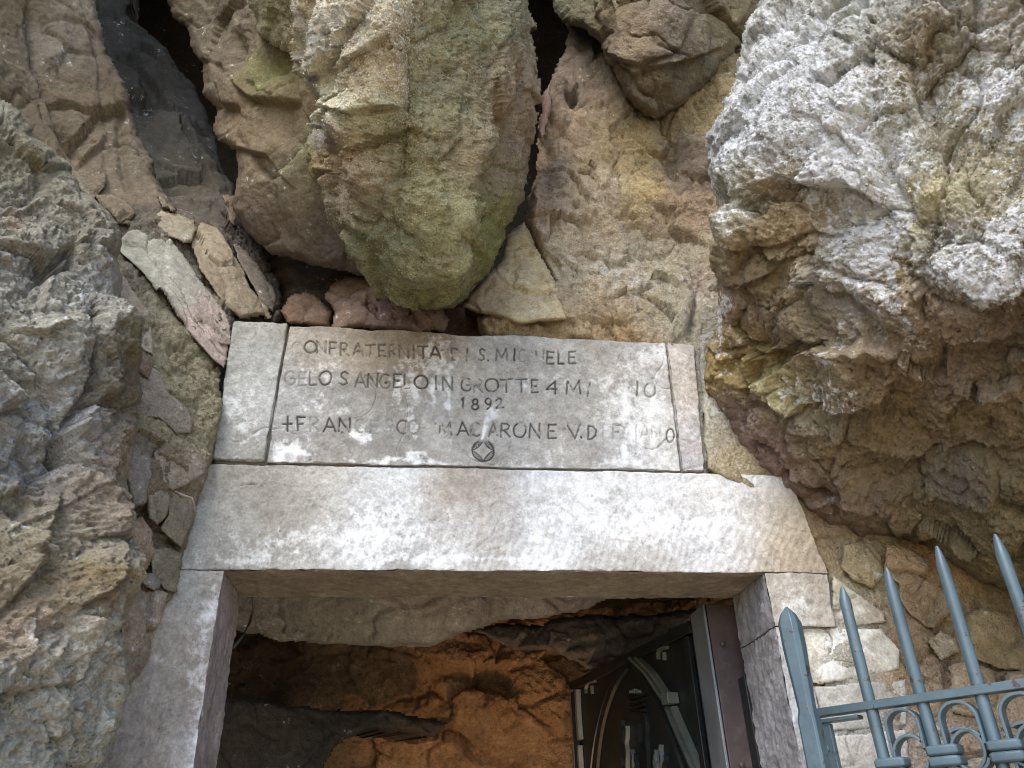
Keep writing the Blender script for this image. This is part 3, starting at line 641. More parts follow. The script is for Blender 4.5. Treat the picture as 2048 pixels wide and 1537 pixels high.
rock('cliff_rock', [(-520, -330), (185, -330), (190, 0), (207, 60), (215, 100), (255, 165), (262, 205), (278, 262), (300, 300), (312, 350), (335, 400), (360, 440), (300, 470), (225, 455), (100, 380), (-40, 260), (-520, 200)],
     [(-500, -300, -.5), (180, -300, -.1), (-450, 200, -.55), (0, 0, -.12), (0, 200, -.1), (100, 200, .02), (120, 0, -.02), (200, 60, .02), (250, 250, .05), (200, 350, .03), (320, 430, .08)],
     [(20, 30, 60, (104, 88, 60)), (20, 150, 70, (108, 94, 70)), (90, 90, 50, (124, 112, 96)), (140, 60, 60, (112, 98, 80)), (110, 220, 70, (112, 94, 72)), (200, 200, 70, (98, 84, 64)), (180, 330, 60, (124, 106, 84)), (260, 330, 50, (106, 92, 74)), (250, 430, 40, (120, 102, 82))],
     step=3.2, roll=20, drop=.08, rough=4, gain=1.0, lines=[('groove', [(61, -20), (65, 140), (82, 205), (102, 256), (167, 330)], 18, -.035), ('groove', [(215, 96), (225, 205), (239, 225), (236, 290), (260, 417)], 14, -.018), ('step', [(150, 330), (200, 300), (215, 260)], 40, .02), ('ridge', [(130, 0), (125, 110), (70, 130)], 30, .015), ('step', [(160, 0), (190, 120), (205, 250)], 50, -.015)], disp=d_slab(1.0, 3, (uc, .9), ldg=perp(uc), fa=5), cseed=2, mat=SMOOTH,  # lower gain puts the dimness of the crevice into the rock colour
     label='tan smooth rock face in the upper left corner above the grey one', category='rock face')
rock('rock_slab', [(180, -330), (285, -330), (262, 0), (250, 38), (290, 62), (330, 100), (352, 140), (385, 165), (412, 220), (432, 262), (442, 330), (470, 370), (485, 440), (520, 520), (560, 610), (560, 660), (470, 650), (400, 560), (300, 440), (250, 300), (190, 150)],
     [(220, -300, .55), (220, 0, .5), (300, 200, .42), (400, 300, .42), (280, 350, .25), (440, 420, .28), (360, 460, .2), (540, 620, .22)],
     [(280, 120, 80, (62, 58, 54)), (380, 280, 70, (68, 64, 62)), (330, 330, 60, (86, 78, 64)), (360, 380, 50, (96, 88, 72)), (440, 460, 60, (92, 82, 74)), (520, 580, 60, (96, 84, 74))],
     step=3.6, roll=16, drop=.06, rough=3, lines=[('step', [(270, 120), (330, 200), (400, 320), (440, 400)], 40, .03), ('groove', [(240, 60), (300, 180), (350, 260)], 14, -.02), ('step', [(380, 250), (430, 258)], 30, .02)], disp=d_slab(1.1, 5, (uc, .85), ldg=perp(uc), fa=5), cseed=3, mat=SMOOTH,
     label='dim grey rock slab deep in the crevice at the upper left', category='rock slab')
mdir = wdir(980, 50, 800, 480)
rock('boulder', [(325, -330), (335, 0), (348, 42), (372, 55), (385, 108), (405, 128), (408, 188), (428, 215), (430, 270), (438, 288), (470, 302), (480, 340), (472, 400), (470, 425), (484, 458), (512, 488), (560, 512), (620, 528), (700, 548), (745, 556), (800, 590), (900, 560), (900, 300), (760, 0), (760, -330)],
     [(360, -300, .05), (700, -300, -.3), (380, 30, .1), (450, 100, .02), (520, 30, -.12), (450, 260, .02), (560, 260, -.12), (480, 400, .03), (600, 420, -.06), (600, 520, .05), (760, 560, .02), (850, 400, -.05), (720, 200, -.25)],
     [(400, 60, 60, (102, 88, 68)), (480, 80, 60, (104, 88, 68)), (450, 200, 60, (100, 84, 64)), (500, 260, 70, (116, 98, 70)), (540, 150, 40, (108, 104, 58)), (570, 60, 40, (92, 84, 66)), (560, 400, 80, (108, 92, 74)), (520, 470, 60, (104, 86, 76)), (650, 500, 70, (92, 82, 76)), (480, 350, 50, (112, 92, 70)), (620, 350, 50, (104, 96, 70))],
     step=3.2, roll=20, drop=.07, rough=4, gain=1.05, lines=[('step', [(475, 165), (516, 208), (581, 215), (610, 205)], 70, .035), ('groove', [(470, 60), (485, 110), (482, 175)], 22, -.025), ('step', [(425, 280), (478, 301), (543, 318), (600, 380)], 60, .022), ('ridge', [(440, 120), (520, 260), (600, 330)], 50, .012), ('groove', [(516, 170), (528, 200)], 8, -.02), ('step', [(380, 118), (430, 125), (470, 150)], 40, .016), ('ridge', [(560, 330), (590, 440), (640, 500)], 60, .018)], disp=d_slab(1.0, 7, (mdir, .95), ldg=perp(wdir(400, 100, 640, 480)), fa=5), moss=[(540, 160, 45, 55, .45), (620, 300, 40, 70, .35)], cseed=4, mat=SMOOTH,
     label='smooth brown boulder jammed behind the mossy one at its left', category='boulder')
mossy = rock('boulder', [(488, -330), (492, 0), (512, 38), (518, 72), (548, 95), (600, 112), (610, 160), (640, 195), (668, 215), (640, 240), (606, 292), (622, 340), (634, 395), (652, 432), (690, 480), (722, 530), (768, 565), (822, 600), (868, 615), (905, 613), (930, 592), (936, 575), (962, 566), (985, 530), (1002, 500), (1008, 462), (1022, 432), (1040, 405),
      (1052, 370), (1058, 320), (1066, 262), (1080, 195), (1072, 150), (1066, 100), (1072, 55), (1058, 0), (1070, -330)],
     [(500, -300, -.55), (1050, -300, -.3), (780, -300, -.65), (520, 20, -.28), (700, 40, -.5), (850, 60, -.52), (1040, 60, -.18), (640, 200, -.26), (800, 250, -.42), (950, 200, -.33), (1060, 200, -.12), (640, 380, -.16), (760, 430, -.28), (850, 400, -.33), (960, 380, -.22), (1040, 350, -.08), (720, 520, -.12), (880, 560, -.14), (900, 610, -.06), (990, 500, -.08), (850, 600, -.06)],
     [(560, 50, 60, (128, 122, 96)), (640, 100, 60, (160, 148, 124)), (720, 60, 90, (184, 176, 160)), (680, 180, 60, (170, 168, 146)), (800, 100, 60, (156, 144, 120)), (900, 60, 60, (118, 114, 78)), (980, 60, 50, (120, 116, 92)), (1040, 140, 40, (132, 116, 94)), (1000, 200, 70, (128, 108, 86)), (900, 200, 60, (114, 112, 80)),
      (690, 280, 30, (122, 118, 118)), (700, 330, 40, (142, 122, 92)), (730, 380, 50, (126, 112, 98)), (800, 300, 50, (108, 104, 76)), (1000, 330, 60, (122, 110, 92)), (950, 420, 60, (112, 112, 70)), (850, 400, 50, (124, 120, 86)), (760, 460, 60, (90, 92, 70)), (800, 540, 60, (100, 100, 66)), (900, 500, 60, (108, 104, 74)), (980, 470, 50, (112, 118, 66)), (880, 590, 40, (104, 108, 66)), (920, 300, 60, (120, 106, 82)), (640, 330, 30, (110, 106, 64))],
     step=2.7, roll=46, drop=.12, rough=5, lines=[('ridge', [(690, -40), (700, 120), (740, 300), (760, 430), (830, 560), (880, 612)], 120, .085), ('groove', [(870, -30), (850, 120), (810, 250), (800, 380), (790, 480)], 70, -.05), ('ridge', [(985, -30), (960, 150), (900, 330), (860, 480), (880, 600)], 75, .07),
      ('groove', [(1040, 60), (1010, 240), (960, 380), (930, 520)], 40, -.02), ('step', [(610, 290), (680, 240), (720, 190)], 60, -.02), ('step', [(640, 395), (700, 330), (760, 300)], 50, -.02), ('ridge', [(1060, 120), (1045, 280), (1000, 450)], 34, .02), ('step', [(800, 580), (770, 480), (720, 440)], 60, .025),
      ('groove', [(1000, 400), (960, 480), (935, 560)], 10, -.01), ('groove', [(1025, 380), (985, 470), (955, 550)], 10, -.01), ('groove', [(970, 400), (925, 500), (905, 590)], 10, -.01), ('groove', [(900, 250), (870, 350), (850, 450)], 12, -.01), ('groove', [(850, 470), (850, 540), (870, 600)], 12, -.01), ('groove', [(930, 150), (905, 260)], 12, -.01), ('step', [(560, 100), (640, 150), (720, 130), (790, 60)], 50, .022), ('step', [(650, 230), (700, 215), (760, 235), (830, 200)], 46, .02), ('step', [(640, 350), (700, 340), (770, 380)], 40, .016), ('groove', [(1040, 130), (1050, 200), (1058, 260)], 8, -.02), ('step', [(980, 300), (1010, 200), (1020, 90)], 44, .022), ('step', [(900, 420), (930, 330), (945, 250)], 36, .018), ('hole', [(700, 60), (704, 66)], 11, .02), ('hole', [(640, 120), (644, 120)], 8, .02), ('hole', [(688, 42), (690, 42)], 7, .015), ('hole', [(800, 100), (803, 104)], 7, .015)],
     gain=np.array([1.5, 1.45, 1.42]), disp=d_karst(1.1, 11, (mdir, .7), ldg=perp(mdir)), crust=[(700, 60, 110, 80, .62), (650, 160, 60, 60, .5), (680, 280, 25, 20, .4), (800, 100, 60, 60, .15)],
     moss=[(885, 330, 22, 90, 0.22, 20), (850, 400, 20, 70, 0.24, 20), (1015, 370, 12, 90, .4, 24), (820, 500, 8, 70, .35, 14), (875, 470, 8, 80, .35, 18), (925, 310, 16, 60, 0.20, 20), (1000, 420, 18, 70, 0.43, 28), (970, 500, 22, 70, 0.40, 28), (930, 560, 28, 50, 0.37, 25), (800, 290, 26, 60, 0.20), (900, 598, 50, 14, 0.33), (860, 500, 22, 70, 0.23, 15), (905, 80, 22, 110, 0.26, 10), (960, 60, 18, 60, 0.20, 8), (638, 330, 16, 60, 0.23), (560, 60, 30, 30, 0.14), (810, 555, 50, 20, 0.20), (700, 190, 50, 20, 0.14)],
     cseed=5, mat=PITTED, label='huge pitted boulder with green moss hanging above the plaque', category='boulder')

def sprinkle(host, name, n, mat_, size, attr, thr, shape, seed, label=None, flat=.4):
    """tiny grains or leaf blades grown on a rock's own surface"""
    me = host.data; nv = len(me.vertices); r = np.random.RandomState(seed)
    co = np.empty(nv*3, np.float32); me.vertices.foreach_get('co', co); co = co.reshape(-1, 3)
    no = np.empty(nv*3, np.float32); me.vertices.foreach_get('normal', no); no = no.reshape(-1, 3)
    a = np.empty(nv, np.float32); me.attributes[attr].data.foreach_get('value', a)
    w_ = a+.55*perlin(co*22, seed)+.35*perlin(co*70, seed+1)
    front = ((co-CAM)*no).sum(1) < 0
    cand = np.where((w_ > thr) & front)[0]
    if not len(cand): return
    k = r.choice(cand, min(n, len(cand)), replace=False); m = len(k)
    c = co[k]+r.normal(size=(m, 3)).astype(np.float32)*.0013; nn = no[k]; t1 = np.cross(nn, r.normal(size=(m, 3))); t1 /= np.linalg.norm(t1, axis=1, keepdims=True)+1e-9; t2 = np.cross(nn, t1)
    s = size*(.4+1.2*r.rand(m, 1)**2)
    if shape == 'grain':
        V = np.stack([c+t1*s, c+t2*s, c-t1*s, c-t2*s, c+nn*s*1.1, c-nn*s*.5], 1)
        T = [(0, 1, 4, 4), (1, 2, 4, 4), (2, 3, 4, 4), (3, 0, 4, 4)]; tri = np.array([t[:3] for t in T])
    else:
        up_ = nn*.8+r.normal(size=(m, 3))*.5+np.array([0, 0, -.3]); up_ /= np.linalg.norm(up_, axis=1, keepdims=True)
        V = np.stack([c-t1*s*.35, c+t1*s*.35, c+up_*s+t1*s*.5*flat, c+up_*s*1.7, c+up_*s-t1*s*.5*flat], 1); tri = np.array([(0, 1, 2), (0, 2, 4), (4, 2, 3)])
    nper = V.shape[1]; F_ = (tri[None]+np.arange(m)[:, None, None]*nper).reshape(-1, 3)
    V = V.reshape(-1, 3).astype(np.float32)
    mm = bpy.data.meshes.new(name); mm.vertices.add(len(V)); mm.vertices.foreach_set('co', V.ravel()); mm.loops.add(F_.size); mm.loops.foreach_set('vertex_index', F_.ravel().astype(np.int32))
    mm.polygons.add(len(F_)); mm.polygons.foreach_set('loop_start', np.arange(0, F_.size, 3, dtype=np.int32)); mm.update(calc_edges=True); mm.validate()
    if mat_ is None:
        ca = np.empty(nv*4, np.float32); me.attributes['col'].data.foreach_get('color', ca); ca = ca.reshape(-1, 4)[k]; ca[:, :3] *= (.9+.9*r.rand(m, 1))
        q = mm.attributes.new('col', 'FLOAT_COLOR', 'POINT'); q.data.foreach_set('color', np.repeat(ca, nper, 0).astype(np.float32).ravel())
        for nm in ('crust', 'moss'):
            v_ = np.empty(nv, np.float32); me.attributes[nm].data.foreach_get('value', v_)
            q = mm.attributes.new(nm, 'FLOAT', 'POINT'); q.data.foreach_set('value', np.repeat(v_[k], nper).astype(np.float32))
        mat_ = host.data.materials[0]
    link(name, mm, mat_, host, kind='stuff')
def plain(name, col, var=.35, rough=.9):
    m = bpy.data.materials.new(name); m.use_nodes = True; t = m.node_tree; b = t.nodes['Principled BSDF']; b.inputs['Roughness'].default_value = rough; b.inputs['Specular IOR Level'].default_value = .2
    g = nd(t, 'ShaderNodeNewGeometry'); n = nd(t, 'ShaderNodeTexNoise'); n.inputs['Scale'].default_value = 90; t.links.new(g.outputs['Position'], n.inputs['Vector'])
    r = nd(t, 'ShaderNodeValToRGB'); r.color_ramp.elements[0].position = .3; r.color_ramp.elements[1].position = .7
    r.color_ramp.elements[0].color = tuple(v*(1-var) for v in col)+(1,); r.color_ramp.elements[1].color = tuple(v*(1+var) for v in col)+(1,)
    t.links.new(n.outputs['Fac'], r.inputs[0]); t.links.new(r.outputs[0], b.inputs['Base Color']); return m
MOSS = plain('green_moss', (.13, .165, .045), .5); GRIT = plain('lime_grit', (.34, .32, .26), .3); WGRIT = plain('white_lime_grit', (.6, .6, .6), .3)
sprinkle(mossy, 'moss', 30000, MOSS, .0020, 'moss', .5, 'blade', 5)
sprinkle(mossy, 'lime_grains', 26000, None, .0016, 'crust', -.05, 'grain', 6)
# middle wall of tan rock between the mossy boulder and the white one
cw = wdir(1150, 250, 1350, 620)
rock('rock_wall', [(1120, -330), (1118, 20), (1132, 62), (1128, 100), (1100, 160), (1092, 215), (1080, 262), (1072, 330), (1058, 400), (1050, 450), (1072, 500), (1110, 560), (1060, 610), (975, 620), (955, 640), (958, 690), (1440, 720), (1480, 620), (1520, 400), (1560, 100), (1580, -330)],
     [(1120, -300, .35), (1500, -300, .25), (1140, 60, .3), (1120, 250, .14), (1250, 240, .12), (1400, 150, .1), (1420, 300, .06), (1080, 400, .10), (1250, 400, .10), (1390, 420, .10), (1200, 560, .07), (1380, 560, .07), (1000, 650, .08), (1200, 650, .05), (1400, 680, .03), (1300, 330, .14)],
     [(1140, 180, 40, (116, 97, 80)), (1160, 270, 50, (160, 132, 100)), (1290, 130, 60, (108, 94, 70)), (1270, 200, 60, (100, 90, 72)), (1390, 200, 50, (148, 126, 82)), (1250, 300, 60, (164, 138, 92)), (1290, 380, 40, (168, 142, 84)), (1130, 330, 26, (122, 104, 90)), (1120, 370, 24, (116, 100, 88)), (1080, 440, 40, (148, 124, 98)), (1200, 440, 60, (160, 138, 110)), (1370, 330, 40, (116, 100, 84)), (1350, 420, 50, (146, 118, 88)),
      (1200, 540, 80, (164, 150, 128)), (1330, 540, 70, (156, 142, 116)), (1200, 600, 40, (176, 152, 120)), (1050, 650, 60, (152, 124, 84)), (1250, 650, 60, (160, 128, 84)), (1330, 620, 50, (160, 148, 128)), (1400, 560, 30, (150, 128, 112)), (1400, 650, 40, (144, 136, 120)), (1420, 100, 50, (120, 104, 70))],
     step=2.9, roll=16, drop=.07, rough=4, lines=[('step', [(1200, 400), (1228, 437), (1278, 460), (1296, 487), (1314, 530)], 50, -.028), ('step', [(1160, 505), (1182, 515), (1228, 528), (1278, 515)], 40, .015), ('step', [(1060, 470), (1073, 492), (1118, 528), (1130, 570)], 40, .02), ('ridge', [(1119, 275), (1122, 395)], 30, .02), ('step', [(1096, 400), (1146, 395)], 60, .015),
      ('hole', [(1140, 190), (1142, 212)], 17, .09), ('hole', [(1156, 350), (1178, 352)], 11, .08), ('groove', [(1090, 230), (1112, 250), (1150, 290), (1200, 300)], 12, -.025), ('groove', [(1314, 245), (1328, 291), (1346, 346), (1374, 364)], 26, -.02), ('groove', [(1146, 405), (1155, 420)], 9, -.03), ('ridge', [(1340, 250), (1400, 300), (1410, 380)], 60, .03), ('step', [(1200, 590), (1240, 560), (1290, 575), (1330, 560)], 30, .016),
      ('step', [(1000, 660), (1090, 640), (1180, 655), (1290, 640)], 30, .02), ('groove', [(1270, 610), (1300, 625), (1340, 640)], 14, -.015), ('hole', [(1246, 262), (1248, 263)], 5, .03), ('hole', [(1204, 214), (1206, 216)], 6, .03), ('groove', [(1382, 560), (1392, 620), (1380, 680)], 14, -.012)], disp=d_crag(.95, 21, (cw, .9), f0=6, pit=1., fine=1., ldg=perp(cw), lf=8, la=.25), crust=[(1200, 560, 60, 40, .2), (1340, 600, 60, 40, .2), (1260, 620, 40, 20, .25)], cseed=6, mat=ROCK,
     label='tan fractured rock wall between the mossy boulder and the white crusted rock', category='rock wall')
rock('boulder', [(1092, -330), (1098, 0), (1112, 30), (1122, 42), (1160, 60), (1200, 88), (1215, 125), (1240, 180), (1275, 225), (1310, 243), (1350, 225), (1395, 190), (1440, 140), (1478, 95), (1520, 20), (1560, -330)],
     [(1110, -300, .1), (1540, -300, 0.), (1300, -300, -.25), (1130, 30, .13), (1300, 60, -.1), (1460, 60, .0), (1290, 170, .0), (1310, 230, .07), (1400, 150, .04), (1200, 90, .08)],
     [(1150, 20, 40, (108, 104, 76)), (1230, 30, 60, (124, 106, 78)), (1300, 60, 50, (116, 98, 80)), (1290, 90, 22, (156, 132, 98)), (1400, 60, 60, (116, 100, 82)), (1250, 120, 40, (126, 110, 92)), (1300, 190, 50, (112, 98, 80)), (1400, 140, 40, (108, 98, 76)), (1450, 60, 40, (124, 112, 76))],
     step=3.0, roll=24, drop=.09, rough=5, lines=[('ridge', [(1220, -30), (1260, 60), (1300, 120), (1320, 235)], 60, .03), ('groove', [(1300, 60), (1310, 90), (1350, 110)], 9, -.02), ('step', [(1200, 100), (1290, 140), (1380, 120), (1450, 90)], 50, .03), ('groove', [(1180, 0), (1205, 60)], 14, -.02)], disp=d_slab(1.5, 25, None, fa=5), cseed=7, mat=ROCK, label='brown overhanging boulder at the top centre right of the dark crack', category='boulder')
rock('rock_slab', [(1050, 440), (1078, 500), (1112, 560), (1140, 640), (1040, 652), (960, 628), (920, 612), (940, 585), (1000, 520), (1012, 470)],
     [(1050, 450, .09), (940, 600, .07), (1100, 640, .03), (1040, 560, .04)], [(1040, 500, 40, (146, 126, 90)), (1060, 580, 50, (164, 148, 116)), (980, 600, 30, (138, 120, 92))],
     step=3.2, roll=14, drop=.05, rough=2, disp=d_slab(.7, 31), cseed=8, mat=SMOOTH, label='smooth tan wedge of rock under the right side of the mossy boulder', category='rock slab')
rock('stone', [(1098, 168), (1105, 200), (1100, 232), (1092, 262), (1082, 290), (1074, 262), (1082, 225), (1084, 190)], [(1090, 180, .06), (1084, 280, .06)], [(1090, 220, 40, (142, 112, 94))], step=3, roll=9, drop=.04, rough=2, disp=d_slab(.6, 33), mat=SMOOTH,
     label='small pinkish stone wedged at the foot of the dark crack', category='stone')

# right hand rock with its lime crust above and brown underside
rc = wdir(1500, 720, 1980, 1000); rv = wdir(1600, 60, 1560, 500)
_ru = d_crag(1.25, 41, (rc, .85), f0=6.5, pit=.3, fine=1.2, lump=1.1, ldg=perp(rc), lf=7.5, la=.2)
_rt = d_crag(1.25, 47, (rv, .9), f0=7., pit=.8, fine=1.4, lump=1.)
def right_disp(P, X, Y):
    m = ss(Y-(400+.30*(X-1500))+60*perlin(P*5, 77), -60, 60)
    return _rt(P, X, Y)*(1-m)+_ru(P, X, Y)*m
right_poly = [(1560, -330), (1535, -60), (1520, 0), (1508, 45), (1482, 92), (1470, 145), (1440, 190), (1422, 240), (1414, 300), (1418, 350), (1428, 395), (1432, 440), (1420, 490), (1424, 545), (1442, 572), (1440, 640), (1420, 690), (1402, 730), (1398, 780), (1420, 830), (1445, 868), (1490, 925), (1530, 965), (1600, 1015), (1650, 1058),
              (1700, 1080), (1750, 1082), (1800, 1078), (1850, 1092), (1880, 1118), (1920, 1150), (1960, 1172), (2010, 1185), (2060, 1200), (2200, 1260), (2500, 1380), (2500, -330)]
rockR = rock('boulder', right_poly,
     [(1560, -300, -.55), (2000, -300, -.85), (2450, -300, -.85), (1530, 20, -.46), (1700, 50, -.62), (2000, 50, -.74), (1450, 200, -.38), (1560, 250, -.48), (1800, 250, -.60), (2040, 250, -.68), (1425, 400, -.31), (1520, 430, -.39), (1620, 400, -.46), (1800, 450, -.56), (2000, 520, -.62), (1430, 560, -.24),
      (1600, 560, -.32), (1750, 640, -.42), (1900, 620, -.5), (2040, 620, -.55), (1405, 760, .0), (1560, 780, -.16), (1700, 760, -.3), (1850, 800, -.33), (2040, 800, -.42), (1490, 920, 0.), (1650, 930, -.1), (1850, 950, -.2), (2040, 980, -.28), (1640, 1050, 0), (1850, 1080, -.03), (2040, 1180, -.06), (2480, 1370, -.2), (2480, 600, -.75)],
     [(1600, 100, 120, (160, 158, 150)), (1700, 250, 120, (164, 160, 150)), (1500, 250, 60, (142, 144, 148)), (1470, 400, 40, (138, 134, 116)), (1800, 120, 60, (130, 114, 88)), (1900, 200, 80, (146, 136, 112)), (1980, 300, 90, (156, 146, 118)), (2020, 100, 80, (148, 140, 128)), (1850, 400, 60, (168, 154, 112)), (1600, 420, 60, (142, 118, 78)),
      (1550, 500, 70, (134, 114, 80)), (1700, 480, 60, (152, 148, 140)), (1900, 500, 60, (150, 144, 134)), (1480, 620, 50, (124, 104, 84)), (1480, 720, 50, (140, 116, 62)), (1570, 760, 50, (158, 146, 96)), (1650, 720, 60, (140, 122, 92)), (1750, 620, 50, (150, 140, 130)), (1850, 620, 60, (130, 108, 82)), (1800, 760, 70, (126, 104, 78)), (1620, 660, 60, (122, 106, 80)),
      (1950, 700, 80, (118, 98, 78)), (1650, 860, 60, (122, 112, 96)), (1550, 900, 50, (124, 98, 88)), (1700, 900, 70, (126, 108, 74)), (1850, 850, 80, (124, 104, 72)), (2000, 850, 80, (124, 106, 76)), (1900, 960, 60, (112, 104, 96)), (2000, 1050, 80, (118, 104, 72)), (1750, 1020, 70, (124, 104, 84)), (1850, 1030, 60, (120, 106, 74)), (1650, 1020, 50, (118, 96, 84)), (1500, 840, 40, (120, 98, 88)), (1780, 560, 40, (150, 128, 84))],
     lines=[('step', [(1480, 420), (1506, 390), (1569, 359), (1623, 375), (1701, 371), (1740, 400)], 110, .055), ('groove', [(1717, 39), (1744, 187), (1740, 230), (1713, 273), (1764, 289), (1780, 351), (1811, 414), (1815, 469)], 34, -.028), ('groove', [(1787, 62), (1842, 117), (1854, 176), (1873, 234), (1912, 297), (1928, 351), (1959, 390), (2006, 441)], 44, -.035),
      ('step', [(1870, 505), (1897, 527), (1960, 560), (2060, 551)], 90, .065), ('step', [(1500, 760), (1532, 791), (1587, 832), (1605, 810), (1680, 806), (1760, 800), (1773, 773)], 80, .045), ('step', [(1796, 618), (1855, 655), (1892, 673), (1960, 668), (2040, 655)], 70, .03), ('step', [(1769, 951), (1833, 942), (1942, 960), (2040, 1010)], 60, .025), ('step', [(1555, 855), (1669, 878), (1787, 923), (1830, 930)], 60, .025),
      ('step', [(1805, 741), (1896, 760), (2050, 782)], 60, .022), ('step', [(1532, 887), (1578, 955), (1669, 1001), (1760, 1055)], 50, .028), ('step', [(1742, 1005), (1783, 1060), (1860, 1085)], 50, .022), ('ridge', [(1535, 20), (1500, 200), (1480, 380)], 50, .03), ('ridge', [(1640, 0), (1610, 160), (1640, 330)], 70, .03), ('step', [(1740, 180), (1745, 235), (1705, 280)], 36, -.025), ('hole', [(1722, 95), (1728, 120)], 12, .04), ('hole', [(1726, 30), (1734, 30)], 10, .04),
      ('step', [(1690, 540), (1700, 600), (1740, 690), (1725, 780)], 40, -.03), ('ridge', [(1420, 540), (1440, 480), (1450, 400)], 22, .02), ('step', [(1440, 575), (1500, 560), (1560, 540)], 50, .03), ('groove', [(1600, 560), (1640, 640), (1690, 700)], 30, -.02), ('step', [(1820, 850), (1900, 870), (1990, 900), (2048, 905)], 50, .018), ('step', [(1650, 60), (1700, 80), (1720, 70)], 30, .02), ('groove', [(1535, 640), (1530, 720), (1540, 780)], 14, -.012)],
     gain=np.array([1.26, 1.27, 1.33]), step=2.9, roll=40, drop=.14, rough=6, disp=right_disp,
     crust=[(1640, 180, 150, 130, .68), (1560, 60, 80, 110, .5), (1480, 300, 60, 160, .45, 12), (1680, 330, 120, 80, .6), (1720, 500, 110, 50, .6, 15), (1950, 250, 120, 160, .25), (1780, 430, 50, 100, .5), (1950, 540, 110, 40, .65, 15), (2020, 400, 60, 160, .35), (1830, 250, 80, 90, .15), (1990, 200, 70, 90, .3), (1560, 770, 90, 55, .3), (1680, 790, 70, 30, .5), (1790, 640, 35, 70, .55, -20), (1740, 560, 60, 40, .4), (1690, 700, 30, 60, .4), (2030, 480, 60, 60, .5),
            (1440, 640, 12, 60, .6), (1920, 480, 60, 50, .3), (1450, 500, 25, 80, .25)],
     cwarp=26, cseed=9, mat=WHITE, label='massive white crusted rock with brown ledged underside overhanging on the right', category='boulder')

sprinkle(rockR, 'lime_grains', 22000, None, .0016, 'crust', .45, 'grain', 9)
# ------------------------------------------------------------------ rubble wall left of the plaque, bedded in mortar
mortar_col = [(330, 680, 70, (134, 126, 102)), (400, 800, 60, (140, 130, 104)), (420, 900, 40, (140, 130, 106)), (300, 980, 60, (122, 108, 92)), (380, 1050, 50, (120, 110, 96)), (520, 700, 60, (90, 84, 74)), (300, 500, 60, (110, 100, 86)), (600, 600, 80, (84, 74, 68))]
RUBC = [(200, 450, -.02), (400, 500, .06), (540, 600, .14), (230, 650, -.12), (340, 650, -.05), (450, 700, .0), (420, 850, -.02), (260, 850, -.12), (260, 1000, -.12), (400, 1000, -.015), (255, 1200, -.045), (350, 1200, -.006), (230, 1400, -.025), (300, 1330, -.004)]
MASC = [(1620, 1020, .02), (1700, 1200, .014), (1700, 1350, .011), (1900, 1200, .02), (2380, 1350, .0), (1700, 1600, .012), (2000, 1500, .02), (2380, 1700, 0), (1800, 1100, .04), (1990, 1215, .05), (1450, 800, .0), (1440, 950, .0), (1420, 690, .02)]
rub = rock('rubble_wall', [(180, 400), (330, 410), (520, 470), (560, 560), (560, 646), (470, 648), (452, 720), (436, 850), (424, 925), (400, 990), (385, 1060), (365, 1140), (345, 1205), (300, 1215), (240, 1215), (140, 1215), (150, 700)],
     RUBC,
     mortar_col, step=3.2, roll=12, drop=.03, rough=5, disp=d_crag(.75, 51, None, f0=9, pit=1.2, fine=2.5), cseed=10, mat=MORTAR, label='rubble wall of slanting stones in crumbly mortar left of the plaque', category='wall')
